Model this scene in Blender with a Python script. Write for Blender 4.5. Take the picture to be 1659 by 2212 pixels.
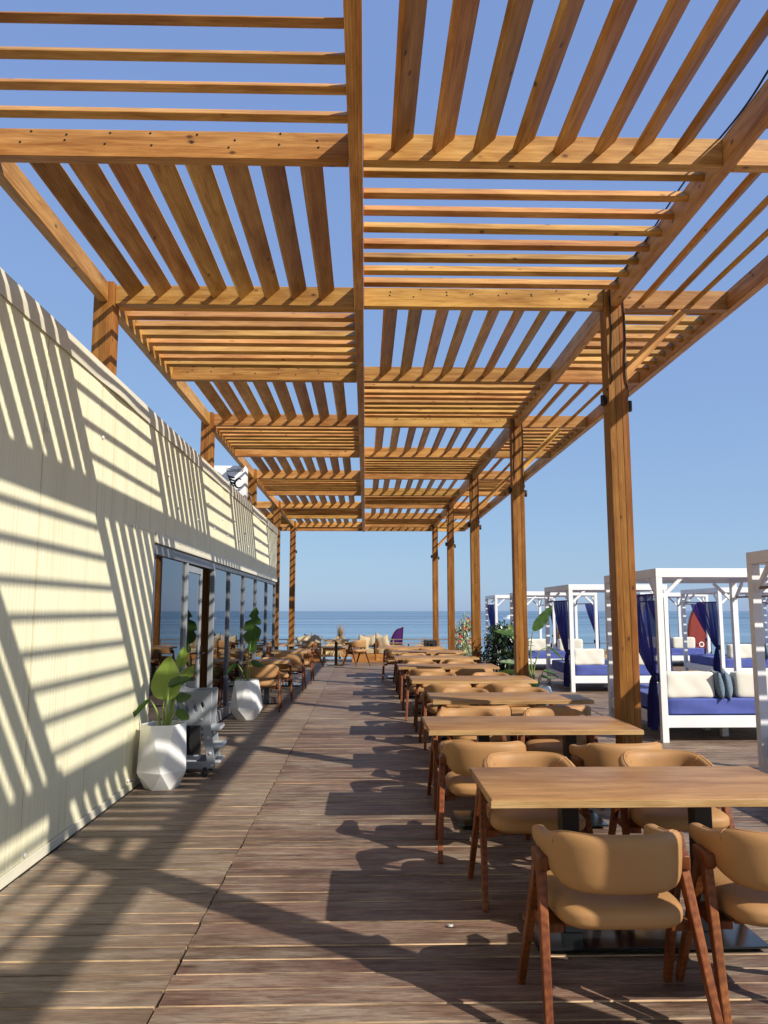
import bpy, bmesh, math, random
from mathutils import Vector, Matrix, Euler
R = math.radians
rnd = random.Random(7)
for o in list(bpy.data.objects):
    bpy.data.objects.remove(o)
S = bpy.context.scene
C = S.collection

# ------------------------------------------------------------------ camera, sky, sun, exposure
EYE = 1.62
cd = bpy.data.cameras.new('camera'); cam = bpy.data.objects.new('camera', cd); C.objects.link(cam)
cd.sensor_fit = 'HORIZONTAL'; cd.sensor_width = 36; cd.lens = 36 * 1662 / 1659
cd.clip_start = .05; cd.clip_end = 90000
cam.location = (0, 0, EYE); cam.rotation_euler = (R(90 + 7.337), 0, R(-1.384))
S.camera = cam

SUN = Vector((1.07, -.84, 1.0)).normalized()            # towards the sun
elev = math.asin(SUN.z); azi = math.atan2(SUN.x, SUN.y)  # clockwise from +Y
W = bpy.data.worlds.new('World'); S.world = W; W.use_nodes = True
wn = W.node_tree; bg = wn.nodes['Background']
sky = wn.nodes.new('ShaderNodeTexSky'); sky.sky_type = 'NISHITA'; sky.sun_disc = False
sky.sun_elevation = elev; sky.sun_rotation = azi
sky.altitude = 0; sky.air_density = 1.0; sky.dust_density = .6; sky.ozone_density = 3.0
ma = wn.nodes.new('ShaderNodeVectorMath'); ma.operation = 'MULTIPLY_ADD'      # thin even haze: softer, bluer sky all round
gm = wn.nodes.new('ShaderNodeGamma'); gm.inputs[1].default_value = .55
ma.inputs[1].default_value = (.66, .87, .60); ma.inputs[2].default_value = (.52, .70, 2.42)
wn.links.new(sky.outputs[0], gm.inputs[0]); wn.links.new(gm.outputs[0], ma.inputs[0]); wn.links.new(ma.outputs[0], bg.inputs[0]); bg.inputs[1].default_value = .15
sl = bpy.data.lights.new('sun', 'SUN'); sl.energy = 4.9; sl.angle = R(.53); sl.color = (1, .94, .84)
sun = bpy.data.objects.new('sun', sl); C.objects.link(sun)
sun.rotation_euler = (-SUN).to_track_quat('-Z', 'Y').to_euler(); sun.location = (30, -25, 30)
S.view_settings.view_transform = 'Standard'; S.view_settings.look = 'None'
S.view_settings.exposure = .36; S.view_settings.gamma = 1; S.view_settings.use_curve_mapping = False
S.render.engine = 'CYCLES'
S.cycles.max_bounces = 8; S.cycles.transparent_max_bounces = 24

# ------------------------------------------------------------------ materials
def mat(name, rough=.6, spec=.5):
    m = bpy.data.materials.new(name); m.use_nodes = True
    p = m.node_tree.nodes['Principled BSDF']
    p.inputs['Roughness'].default_value = rough; p.inputs['Specular IOR Level'].default_value = spec
    return m, m.node_tree, p
def nd(t, kind, **kw):
    n = t.nodes.new('ShaderNode' + kind)
    for k, v in kw.items():
        if k in n.inputs: n.inputs[k].default_value = v
        else: setattr(n, k, v)
    return n
def ramp(t, fac, stops):
    r = t.nodes.new('ShaderNodeValToRGB'); t.links.new(fac, r.inputs[0])
    e = r.color_ramp.elements
    while len(e) < len(stops): e.new(.5)
    for i, (p, c) in enumerate(stops):
        e[i].position = p; e[i].color = (*c, 1) if len(c) == 3 else c
    return r.outputs[0]
def mix(t, a, b, fac, mode='MIX'):
    n = t.nodes.new('ShaderNodeMix'); n.data_type = 'RGBA'; n.blend_type = mode; n.clamp_factor = True
    for s, v in ((n.inputs[6], a), (n.inputs[7], b), (n.inputs[0], fac)):
        if hasattr(v, 'links'): t.links.new(v, s)
        elif isinstance(v, (int, float)): s.default_value = v
        else: s.default_value = (*v, 1)
    return n.outputs[2]
def math_(t, op, a, b=0.0):
    n = t.nodes.new('ShaderNodeMath'); n.operation = op
    for s, v in ((n.inputs[0], a), (n.inputs[1], b)):
        if hasattr(v, 'links'): t.links.new(v, s)
        else: s.default_value = v
    return n.outputs[0]
def coords(t, scale=(1, 1, 1), island=False, world=False):
    """object coordinates, shifted by a random amount for each object (and each island)"""
    if world:
        base = nd(t, 'NewGeometry').outputs['Position']
    else:
        base = nd(t, 'TexCoord').outputs['Object']
        rn = nd(t, 'ObjectInfo').outputs['Random']
        if island: rn = math_(t, 'ADD', rn, nd(t, 'NewGeometry').outputs['Random Per Island'])
        k = math_(t, 'MULTIPLY', rn, 83.0)
        cx = nd(t, 'CombineXYZ'); 
        for i in range(3): t.links.new(k, cx.inputs[i])
        va = nd(t, 'VectorMath', operation='ADD'); t.links.new(base, va.inputs[0]); t.links.new(cx.outputs[0], va.inputs[1])
        base = va.outputs[0]
    mp = nd(t, 'Mapping'); mp.inputs['Scale'].default_value = scale; t.links.new(base, mp.inputs[0])
    return mp.outputs[0]
def noise(t, vec, scale, detail=4, rough=.55, dist=0.0):
    n = nd(t, 'TexNoise', Scale=scale, Detail=detail, Roughness=rough, Distortion=dist)
    t.links.new(vec, n.inputs['Vector']); return n.outputs[0]
def bump(t, p, h, strength=.3, dist=.01):
    b = nd(t, 'Bump', Strength=strength, Distance=dist); t.links.new(h, b.inputs['Height'])
    t.links.new(b.outputs[0], p.inputs['Normal'])
def rand(t, island=False):
    r = nd(t, 'ObjectInfo').outputs['Random']
    if island:
        r = math_(t, 'FRACT', math_(t, 'ADD', r, nd(t, 'NewGeometry').outputs['Random Per Island']))
    return r

def wood(name, dark, mid, light, rough=.5, knots=True, grain=26, var=.25, island=False, worn=None, knotcol=(.05, .02, .008), up=False):
    m, t, p = mat(name, rough, .22)
    def ax(q): return q[::-1] if up else q                # grain runs along local X, or along Z
    v = coords(t, ax((1.0, 9, 9)), island)
    g = noise(t, v, 2.2, 6, .62, .6)
    fine = noise(t, coords(t, ax((2.0, 60, 60)), island), 3.0, 3)
    wv = nd(t, 'TexWave', Scale=1.0, Distortion=7.0, Detail=3.0); wv.bands_direction = 'Y'
    t.links.new(coords(t, ax((.35, 22, 22)), island), wv.inputs['Vector'])
    g = math_(t, 'ADD', math_(t, 'MULTIPLY', g, .86), math_(t, 'MULTIPLY', wv.outputs['Fac'], .14))
    col = ramp(t, g, [(.3, dark), (.5, mid), (.68, light)])
    col = mix(t, col, (.6, .5, .42), math_(t, 'MULTIPLY', ramp(t, fine, [(.35, (1, 1, 1)), (.6, (0, 0, 0))]), .5), 'MULTIPLY')
    if knots:
        vo = nd(t, 'TexVoronoi', Scale=4.2); t.links.new(coords(t, (1.0, 1.7, 1.7), island), vo.inputs['Vector'])
        kk = ramp(t, vo.outputs['Distance'], [(.03, (1, 1, 1)), (.075, (.75, .75, .75)), (.105, (.12, .12, .12)), (.17, (0, 0, 0))])
        col = mix(t, col, knotcol, math_(t, 'MULTIPLY', kk, .85))
    blot = noise(t, coords(t, ax((.8, 2, 2)), island), 2.0, 3)
    col = mix(t, col, (.62, .52, .45), ramp(t, blot, [(.45, (0, 0, 0)), (.75, (.9, .9, .9))]), 'MULTIPLY')
    r = rand(t, island)
    hs = nd(t, 'HueSaturation'); t.links.new(col, hs.inputs['Color'])
    t.links.new(math_(t, 'ADD', math_(t, 'MULTIPLY', r, var), 1 - var / 2), hs.inputs['Value'])
    t.links.new(math_(t, 'ADD', math_(t, 'MULTIPLY', math_(t, 'FRACT', math_(t, 'MULTIPLY', r, 7.31)), .036 * var), .5 - .018 * var), hs.inputs['Hue'])
    col = hs.outputs[0]
    if worn: col = worn(t, col, island)
    t.links.new(col, p.inputs['Base Color'])
    bump(t, p, fine, .25, .004)
    return m

def plain(name, col, rough=.5, spec=.5, metal=0, var=.06, nscale=6, bumps=0, bscale=60, sheen=0):
    m, t, p = mat(name, rough, spec); p.inputs['Metallic'].default_value = metal
    n = noise(t, coords(t), nscale, 4)
    a = tuple(c * (1 - var) for c in col); b = tuple(min(1, c * (1 + var)) for c in col)
    t.links.new(ramp(t, n, [(.35, a), (.65, b)]), p.inputs['Base Color'])
    if bumps: bump(t, p, noise(t, coords(t), bscale, 3), bumps, .004)
    if sheen: p.inputs['Sheen Weight'].default_value = sheen
    return m

M = {}
M['pine'] = wood('honey_pine', (.34, .15, .034), (.53, .272, .072), (.65, .365, .115), .5, var=.5)
M['pine_post'] = wood('honey_pine_post', (.20, .075, .013), (.30, .122, .024), (.38, .17, .040), .55, var=.3, island=True)
def deck_worn(t, col, island):
    v = coords(t, (1, 1, 1), world=True)
    n1 = noise(t, v, .55, 5, .6); n2 = noise(t, coords(t, (1.1, 6, 6), True), 1.6, 6, .7)
    grey = ramp(t, math_(t, 'ADD', math_(t, 'MULTIPLY', n1, .45), math_(t, 'MULTIPLY', n2, .55)), [(.46, (0, 0, 0)), (.60, (1, 1, 1))])
    col = mix(t, col, (.34, .275, .205), math_(t, 'MULTIPLY', grey, .7))
    fg = noise(t, coords(t, (1.6, 15, 15), True), 5.0, 9, .78)
    col = mix(t, col, (.45, .38, .33), ramp(t, fg, [(.40, (.85, .85, .85)), (.56, (0, 0, 0))]), 'MULTIPLY')
    col = mix(t, col, (.33, .26, .19), ramp(t, fg, [(.60, (0, 0, 0)), (.74, (.6, .6, .6))]))
    # the strip by the building has lost more of its stain
    sx = nd(t, 'SeparateXYZ'); t.links.new(nd(t, 'NewGeometry').outputs['Position'], sx.inputs[0])
    left = ramp(t, math_(t, 'ADD', sx.outputs[0], 1.5), [(0, (1, 1, 1)), (.62, (.75, .75, .75)), (.66, (0, 0, 0))])
    col = mix(t, col, (.30, .25, .175), math_(t, 'MULTIPLY', left, .2))
    sp = noise(t, coords(t, (1.5, 4, 4), True), 7, 6, .75)
    col = mix(t, col, (.36, .30, .23), ramp(t, sp, [(.66, (0, 0, 0)), (.74, (.8, .8, .8))]))
    vs = nd(t, 'TexVoronoi', Scale=5.0); t.links.new(coords(t, (1, 1.4, 1), world=True), vs.inputs['Vector'])
    col = mix(t, col, (.42, .36, .28), math_(t, 'MULTIPLY', ramp(t, math_(t, 'ADD', vs.outputs['Distance'], math_(t, 'MULTIPLY', noise(t, coords(t, (2, 5, 1), world=True), 16, 4, .7), .22)), [(.13, (1, 1, 1)), (.22, (0, 0, 0))]), ramp(t, n1, [(.48, (0, 0, 0)), (.6, (.9, .9, .9))])))
    sp2 = noise(t, coords(t, (1, 2.5, 1), world=True), 4.3, 4, .7)
    col = mix(t, col, (.05, .03, .022), ramp(t, sp2, [(.67, (0, 0, 0)), (.76, (.7, .7, .7))]))
    return col
M['deck'] = wood('deck_board', (.075, .042, .027), (.165, .098, .064), (.265, .175, .12), .55, True, var=.5, island=True, worn=deck_worn)
M['deck'].node_tree.nodes['Principled BSDF'].inputs['Specular IOR Level'].default_value = .5
M['deckedge'] = plain('raw_board_edge', (.44, .31, .18), .7, .3, 0, .7, 2.5)
M['table'] = wood('table_top', (.26, .13, .045), (.37, .20, .075), (.46, .26, .105), .42, False, var=.12)
M['table_edge'] = wood('table_edge', (.36, .22, .09), (.50, .32, .14), (.6, .41, .2), .5, False, var=.1)
M['chairwood'] = wood('chair_wood', (.10, .028, .008), (.18, .054, .016), (.25, .085, .027), .38, False, var=.3, up=True)
M['sofawood'] = wood('sofa_wood', (.3, .12, .03), (.46, .2, .055), (.56, .28, .09), .5, True, var=.2)
M['greywood'] = wood('grey_wood', (.2, .15, .11), (.33, .25, .19), (.42, .34, .26), .6, False, var=.2)

def leather():
    m, t, p = mat('tan_leather', .55, .3)
    n = noise(t, coords(t), 3, 3)
    col = ramp(t, n, [(.3, (.335, .175, .066)), (.7, (.39, .208, .083))])
    t.links.new(col, p.inputs['Base Color'])
    vo = nd(t, 'TexVoronoi', Scale=260.0); t.links.new(coords(t), vo.inputs['Vector'])
    h = math_(t, 'ADD', math_(t, 'MULTIPLY', vo.outputs['Distance'], .5), math_(t, 'MULTIPLY', noise(t, coords(t), 9, 4, .6, 1.2), 1.8))
    bump(t, p, h, .22, .003)
    return m
M['leather'] = leather()
M['seam'] = plain('leather_seam', (.40, .20, .07), .6)
M['black'] = plain('black_metal', (.012, .013, .015), .28, .5, 0, .2)
M['blackplate'] = plain('black_base_plate', (.01, .012, .013), .12, .5, 0, .2)
M['blackmatte'] = plain('black_matte', (.012, .012, .013), .6)
M['white'] = plain('white_paint', (.80, .80, .78), .45, .5, 0, .03, 3, .06, 40)
M['bedwhite'] = plain('white_painted_wood', (.82, .815, .80), .45, .5, 0, .035, 3, .05, 30)
M['whiteplastic'] = plain('white_planter', (.78, .77, .74), .38, .5, 0, .04, 5)
M['screwhead'] = plain('screw_head', (.62, .52, .4), .4)
M['wrapper'] = plain('clear_wrapper', (.4, .4, .39), .15, .8, 0, .2, 30)
M['soil'] = plain('soil', (.05, .035, .025), .9, .2, 0, .3, 30, .5, 60)
M['blue'] = plain('blue_sheet', (.075, .10, .34), .75, .3, 0, .1, 4, .35, 9, .1)
M['cream'] = plain('cream_cushion', (.70, .66, .56), .8, .3, 0, .04, 4, .25, 14, .2)
M['creamsofa'] = plain('cream_sofa_cushion', (.43, .335, .20), .85, .3, 0, .06, 6, .3, 14, .2)
M['bluegrey'] = plain('blue_grey_fabric', (.12, .17, .22), .85, .3, 0, .25, 60, .3, 40, .2)
M['redfab'] = plain('red_fabric', (.42, .06, .04), .85, .3, 0, .12, 20, .3, 30, .2)
M['plasticgrey'] = plain('grey_plastic', (.23, .245, .265), .42, .5, 0, .05, 8)
M['plasticlight'] = plain('light_grey_plastic', (.46, .48, .49), .42, .5, 0, .05, 8)
M['alu'] = plain('grey_aluminium', (.17, .175, .19), .4, .5, .15, .08, 4)
M['alulight'] = plain('light_aluminium', (.32, .33, .34), .42, .5, .3, .06, 4)
M['acwhite'] = plain('ac_white', (.74, .74, .72), .4)
M['acdark'] = plain('ac_fan_dark', (.09, .09, .09), .5)
M['ink'] = plain('black_ink', (.012, .012, .014), .5)
M['interior'] = plain('interior_plaster', (.26, .25, .24), .8)
M['interior_dark'] = plain('interior_dark', (.06, .05, .045), .6)
M['stem'] = plain('leaf_stalk', (.20, .27, .05), .5)
M['galv'] = plain('galvanised_planter', (.5, .5, .5), .35, .5, .7, .1, 3)
M['roof'] = plain('roof_sheet', (.5, .48, .42), .6)
M['hull'] = plain('boat_white', (.85, .85, .85), .3)
M['sandstuff'] = plain('straw', (.52, .38, .19), .9, .2, 0, .3, 8)
M['strawdark'] = plain('straw_dark', (.33, .21, .10), .9, .2, 0, .3, 8)
M['purple'] = plain('purple_flag', (.14, .035, .20), .7, .2)
M['redflag'] = plain('red_flag', (.50, .11, .09), .7, .2)
M['flagwhite'] = plain('flag_white', (.85, .82, .82), .7, .2)
M['flower'] = plain('red_flower', (.55, .03, .03), .6)
M['rope'] = plain('rope', (.5, .42, .3), .9)
M['bark'] = plain('bark', (.10, .07, .045), .85, .2, 0, .3, 20, .4, 30)

def leafmat(name, dark, light, trans, tw=.3, veins=True, rough=.38):
    m, t, p = mat(name, rough)
    n = noise(t, coords(t), 5, 3)
    col = ramp(t, n, [(.3, dark), (.7, light)])
    if veins:
        w = nd(t, 'TexWave', Scale=22.0, Distortion=.6, Detail=1.0); w.bands_direction = 'X'
        t.links.new(nd(t, 'TexCoord').outputs['UV'], w.inputs['Vector'])
        col = mix(t, col, (.75, .75, .7), math_(t, 'MULTIPLY', w.outputs['Fac'], .5), 'MULTIPLY')
        bump(t, p, w.outputs['Fac'], .25, .004)
    t.links.new(col, p.inputs['Base Color'])
    tr = nd(t, 'BsdfTranslucent'); tr.inputs[0].default_value = (*trans, 1)
    mx = nd(t, 'MixShader', Fac=tw)
    t.links.new(p.outputs[0], mx.inputs[1]); t.links.new(tr.outputs[0], mx.inputs[2])
    t.links.new(mx.outputs[0], t.nodes['Material Output'].inputs[0])
    return m
M['leaf'] = leafmat('strelitzia_leaf', (.035, .085, .014), (.065, .135, .024), (.12, .22, .02), .25)
M['leaflight'] = leafmat('strelitzia_leaf_light', (.17, .26, .04), (.24, .33, .055), (.34, .45, .05), .38)
M['leafdark'] = leafmat('ficus_leaf', (.010, .024, .009), (.028, .052, .018), (.05, .09, .02), .1, False, .28)
M['leafpale'] = leafmat('variegated_leaf', (.32, .36, .17), (.62, .62, .42), (.45, .5, .22), .35, False)
def curtain():
    m = leafmat('blue_curtain', (.012, .014, .10), (.022, .026, .17), (.03, .035, .30), .38, False, .8)
    t = m.node_tree; out = t.nodes['Material Output']; last = out.inputs[0].links[0].from_socket
    tp = nd(t, 'BsdfTransparent'); mx = nd(t, 'MixShader', Fac=.10)
    t.links.new(last, mx.inputs[1]); t.links.new(tp.outputs[0], mx.inputs[2]); t.links.new(mx.outputs[0], out.inputs[0])
    return m
M['curtain'] = curtain()
def striped():
    m, t, p = mat('striped_cushion', .85, .3)
    w = nd(t, 'TexWave', Scale=7.0); t.links.new(nd(t, 'TexCoord').outputs['Object'], w.inputs['Vector'])
    t.links.new(ramp(t, w.outputs['Fac'], [(.80, (.44, .36, .24)), (.88, (.16, .13, .12))]), p.inputs['Base Color'])
    return m
M['striped'] = striped()
def wallmat():
    m, t, p = mat('cream_sandwich_panel', .45)
    n = noise(t, coords(t, (1, 1, .35)), 3, 5)
    st = noise(t, coords(t, (3, 7, .18)), 2.4, 5, .65)
    col = ramp(t, n, [(.3, (.735, .69, .47)), (.7, (.795, .75, .525))])
    col = mix(t, col, (.72, .66, .55), ramp(t, st, [(.52, (0, 0, 0)), (.72, (.55, .55, .55))]), 'MULTIPLY')
    t.links.new(col, p.inputs['Base Color'])
    return m
M['wall'] = wallmat()
M['trim'] = plain('cream_trim', (.66, .62, .48), .42, .5, 0, .05, 3)
def glass():
    m, t, p = mat('window_glass', .0)
    out = t.nodes['Material Output']
    gl = nd(t, 'BsdfGlossy', Roughness=.0); gl.inputs[0].default_value = (.95, .97, 1, 1)
    tr = nd(t, 'BsdfTransparent'); tr.inputs[0].default_value = (.72, .76, .78, 1)
    lw = nd(t, 'Fresnel', IOR=1.75)
    n = noise(t, coords(t, (1, .7, .5)), .9, 1)
    b = nd(t, 'Bump', Strength=.03, Distance=.02); t.links.new(n, b.inputs['Height']); t.links.new(b.outputs[0], gl.inputs['Normal'])
    mx = nd(t, 'MixShader'); t.links.new(math_(t, 'ADD', lw.outputs[0], .06), mx.inputs[0])
    t.links.new(tr.outputs[0], mx.inputs[1]); t.links.new(gl.outputs[0], mx.inputs[2]); t.links.new(mx.outputs[0], out.inputs[0])
    return m
M['glass'] = glass()
def seamat():
    m, t, p = mat('sea_water', .14)
    v = coords(t, (.35, 1, 1), world=True)
    big = noise(t, coords(t, (.10, 1, 1), world=True), .018, 4)
    far = nd(t, 'SeparateXYZ'); t.links.new(nd(t, 'NewGeometry').outputs['Position'], far.inputs[0])
    shore = ramp(t, math_(t, 'DIVIDE', far.outputs[1], 420.0), [(.12, (.20, .31, .34)), (.40, (.135, .215, .275)), (1, (.085, .15, .215))])
    col = mix(t, shore, (.66, .72, .8), ramp(t, big, [(.42, (0, 0, 0)), (.62, (.8, .8, .8))]), 'MULTIPLY')
    t.links.new(col, p.inputs['Base Color'])
    t.links.new(ramp(t, big, [(.4, (.16, .16, .16)), (.62, (.34, .34, .34))]), p.inputs['Roughness'])
    n1 = noise(t, v, .5, 6, .62); n2 = noise(t, coords(t, (.22, 1, 1), world=True), .085, 3)
    h = math_(t, 'ADD', n1, math_(t, 'MULTIPLY', n2, 2.2))
    bump(t, p, h, .75, .5)
    p.inputs['IOR'].default_value = 1.33
    return m
M['sea'] = seamat()
def sandmat():
    m, t, p = mat('beach_sand', .9, .2)
    n = noise(t, coords(t, world=True), 1.2, 6)
    t.links.new(ramp(t, n, [(.3, (.30, .23, .15)), (.7, (.44, .36, .25))]), p.inputs['Base Color'])
    bump(t, p, noise(t, coords(t, world=True), 9, 5), .5, .04)
    return m
M['sand'] = sandmat()

# ------------------------------------------------------------------ mesh helpers
def link(name, me, m=None, parent=None, loc=(0, 0, 0), rot=(0, 0, 0)):
    o = bpy.data.objects.new(name, me); C.objects.link(o)
    if m is not None and me is not None and not me.materials: me.materials.append(M[m] if isinstance(m, str) else m)
    o.parent = parent; o.location = loc; o.rotation_euler = rot
    return o
def tag(o, label=None, cat=None, group=None, kind=None):
    for k, v in (('label', label), ('category', cat), ('group', group), ('kind', kind)):
        if v: o[k] = v
    return o
def thing(name, label, cat, loc=(0, 0, 0), rotz=0, group=None):
    o = bpy.data.objects.new(name, None); C.objects.link(o); o.empty_display_size = .1
    o.location = loc; o.rotation_euler = (0, 0, rotz)
    return tag(o, label, cat, group)
def done(bm, name, smooth=False, uv=None):
    me = bpy.data.meshes.new(name); bm.to_mesh(me); bm.free()
    if smooth:
        for p in me.polygons: p.use_smooth = True
    return me
_box = {}
def boxmesh(sx, sy, sz, bev=.004, seg=1):
    k = (round(sx, 4), round(sy, 4), round(sz, 4), bev, seg)
    bm = bmesh.new(); bmesh.ops.create_cube(bm, size=1)
    bmesh.ops.scale(bm, vec=(sx, sy, sz), verts=bm.verts)
    if bev: bmesh.ops.bevel(bm, geom=list(bm.edges), offset=bev, segments=seg, affect='EDGES', profile=.5)
    return done(bm, 'box', seg > 1)
def box(name, x0, x1, y0, y1, z0, z1, m, parent=None, bev=.004, seg=1):
    c = ((x0 + x1) / 2, (y0 + y1) / 2, (z0 + z1) / 2)
    return link(name, boxmesh(abs(x1 - x0), abs(y1 - y0), abs(z1 - z0), bev, seg), m, parent, c)
def bar(name, a, b, w, h, m, parent=None, roll=0, bev=.004, mesh=None):
    """a beam from a to b, its local X along its length"""
    a = Vector(a); b = Vector(b); d = b - a
    q = d.to_track_quat('X', 'Z'); e = q @ Euler((roll, 0, 0)).to_quaternion()
    o = link(name, mesh or boxmesh(d.length, w, h, bev), m, parent, (a + b) / 2, e.to_euler())
    return o
def tubemesh(pts, rad, n=8, cap=True, closed=False):
    pts = [Vector(p) for p in pts]; bm = bmesh.new(); rings = []
    up = Vector((.13, .21, .97))
    for i, p in enumerate(pts):
        a = pts[max(i - 1, 0)]; b = pts[min(i + 1, len(pts) - 1)]
        t = (b - a).normalized(); s = t.cross(up)
        if s.length < .05: s = t.cross(Vector((1, 0, 0)))
        s.normalize(); u = s.cross(t)
        r = rad[i] if isinstance(rad, (list, tuple)) else rad
        rings.append([bm.verts.new(p + r * (math.cos(k * 2 * math.pi / n) * s + math.sin(k * 2 * math.pi / n) * u)) for k in range(n)])
    for a, b in zip(rings, rings[1:]):
        for k in range(n): bm.faces.new((a[k], a[(k + 1) % n], b[(k + 1) % n], b[k]))
    if cap:
        bm.faces.new(rings[0][::-1]); bm.faces.new(rings[-1])
    bmesh.ops.recalc_face_normals(bm, faces=bm.faces)
    return done(bm, 'tube', True)
def tube(name, pts, rad, m, parent=None, n=8): return link(name, tubemesh(pts, rad, n), m, parent)
def bez(pts, n=10):
    """smooth curve through control points (Catmull-Rom)"""
    P = [Vector(p) for p in pts]; P = [2 * P[0] - P[1]] + P + [2 * P[-1] - P[-2]]; out = []
    for i in range(1, len(P) - 2):
        for k in range(n):
            t = k / n; a, b, c, d = P[i - 1:i + 3]
            out.append(.5 * ((2 * b) + (c - a) * t + (2 * a - 5 * b + 4 * c - d) * t * t + (3 * b - a - 3 * c + d) * t ** 3))
    out.append(P[-2]); return out
def lathe(prof, n=24, smooth=True):
    bm = bmesh.new(); rings = []
    for r, z in prof: rings.append([bm.verts.new((r * math.cos(2 * math.pi * k / n), r * math.sin(2 * math.pi * k / n), z)) for k in range(n)])
    for a, b in zip(rings, rings[1:]):
        for k in range(n): bm.faces.new((a[k], a[(k + 1) % n], b[(k + 1) % n], b[k]))
    bm.faces.new(rings[0][::-1]); bm.faces.new(rings[-1])
    bmesh.ops.recalc_face_normals(bm, faces=bm.faces)
    return done(bm, 'lathe', smooth)
def cushmesh(sx, sy, sz, e=.35, n=14, lump=.0, seed=0):
    """a padded block: superellipsoid with soft corners"""
    bm = bmesh.new(); bmesh.ops.create_cube(bm, size=2)
    bmesh.ops.subdivide_edges(bm, edges=list(bm.edges), cuts=n, use_grid_fill=True)
    rr = random.Random(seed); ph = [rr.uniform(0, 6.3) for _ in range(6)]
    for v in bm.verts:
        c = v.co; p = 2 / e
        k = (abs(c.x) ** p + abs(c.y) ** p + abs(c.z) ** p) ** (-1 / p)
        q = c * k
        w = lump * (math.sin(3 * q.x + ph[0]) * math.sin(4 * q.y + ph[1]) + .6 * math.sin(7 * q.x + ph[2] + 3 * q.z) * math.sin(5 * q.y + ph[3]))
        v.co = Vector((q.x * sx / 2, q.y * sy / 2, q.z * sz / 2)) + q.normalized() * w
    return done(bm, 'cushion', True)
def pillowmesh(w, h, d, seed=0):
    """a scatter cushion with pinched corners, thin along Y"""
    bm = bmesh.new(); n = 12; rr = random.Random(seed); ph = rr.uniform(0, 6)
    for side in (1, -1):
        g = []
        for j in range(n + 1):
            row = []
            for i in range(n + 1):
                u = 2 * i / n - 1; v = 2 * j / n - 1
                th = (1 - abs(u) ** 2.4) ** .6 * (1 - abs(v) ** 2.4) ** .6 if abs(u) < 1 and abs(v) < 1 else 0
                pinch = 1 - .10 * (1 - u * u) * (v * v) ; pinch2 = 1 - .10 * (1 - v * v) * (u * u)
                row.append(bm.verts.new((u * w / 2 * pinch2, side * d / 2 * th + .008 * math.sin(5 * u + ph) * th, v * h / 2 * pinch)))
            g.append(row)
        for j in range(n):
            for i in range(n):
                f = (g[j][i], g[j][i + 1], g[j + 1][i + 1], g[j + 1][i])
                bm.faces.new(f if side < 0 else f[::-1])
    bmesh.ops.remove_doubles(bm, verts=bm.verts, dist=.0005)
    return done(bm, 'pillow', True)
def extrude_poly(pts, thick, holes=(), bev=.006):
    """flat outline in XZ with holes, thickened along Y"""
    cu = bpy.data.curves.new('c', 'CURVE'); cu.dimensions = '2D'; cu.fill_mode = 'BOTH'
    for ring in [pts] + list(holes):
        s = cu.splines.new('POLY'); s.points.add(len(ring) - 1); s.use_cyclic_u = True
        for i, (x, z) in enumerate(ring): s.points[i].co = (x, z, 0, 1)
    cu.extrude = thick / 2 - bev; cu.bevel_depth = bev; cu.bevel_resolution = 1; cu.offset = -bev
    o = bpy.data.objects.new('tmp', cu); C.objects.link(o)
    dg = bpy.context.evaluated_depsgraph_get(); me = bpy.data.meshes.new_from_object(o.evaluated_get(dg))
    bpy.data.objects.remove(o); me.materials.clear()
    me.transform(Matrix.Rotation(R(90), 4, 'X'))
    return me
def textmesh(s, size, extrude=.001, shear=0):
    cu = bpy.data.curves.new('t', 'FONT'); cu.body = s; cu.size = size; cu.extrude = extrude; cu.shear = shear
    cu.align_x = 'CENTER'; cu.align_y = 'CENTER'
    o = bpy.data.objects.new('tmp', cu); C.objects.link(o)
    dg = bpy.context.evaluated_depsgraph_get(); me = bpy.data.meshes.new_from_object(o.evaluated_get(dg))
    bpy.data.objects.remove(o); me.materials.clear(); return me
def dup(root, loc, rotz, label, group=None):
    r = root.copy(); C.objects.link(r); r.location = loc; r.rotation_euler = (0, 0, rotz); r['label'] = label
    if group: r['group'] = group
    for ch in list(root.children):
        c = ch.copy(); C.objects.link(c); c.parent = r
        for g in ch.children:
            d = g.copy(); C.objects.link(d); d.parent = c
    return r
ORD = ['first', 'second', 'third', 'fourth', 'fifth', 'sixth', 'seventh', 'eighth', 'ninth', 'tenth', 'eleventh', 'twelfth']

# ------------------------------------------------------------------ ground, sea
SEA = -2.0
def grid(xs, ys, zf):
    bm = bmesh.new(); g = [[bm.verts.new((x, y, zf(x, y))) for x in xs] for y in ys]
    for a, b in zip(g, g[1:]):
        for i in range(len(xs) - 1): bm.faces.new((a[i], a[i + 1], b[i + 1], b[i]))
    return done(bm, 'grid', True)
def sandz(x, y):
    if y < 30: return -1.0 if y > -200 else -1.0
    k = min(1, (y - 30) / 34)
    return -1.0 - 1.6 * k ** 1.2 + .06 * math.sin(x * .3 + y * .2)
xs = [-4000, -600, -150] + [i * 4 for i in range(-20, 31)] + [200, 700, 4000]
beach = link('beach', grid(xs, [-4000, -500, -60] + [i * 3 for i in range(-10, 27)] + [120], lambda x, y: sandz(x, y) if y < 100 else -3.5), 'sand'); tag(beach, kind='structure')
def gridsea():
    bm = bmesh.new(); v = [bm.verts.new(p) for p in ((-40000, 45, SEA), (40000, 45, SEA), (40000, 60000, SEA), (-40000, 60000, SEA))]
    bm.faces.new(v); return done(bm, 'sea')
sea = link('sea', gridsea(), 'sea'); tag(sea, kind='structure')

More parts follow.
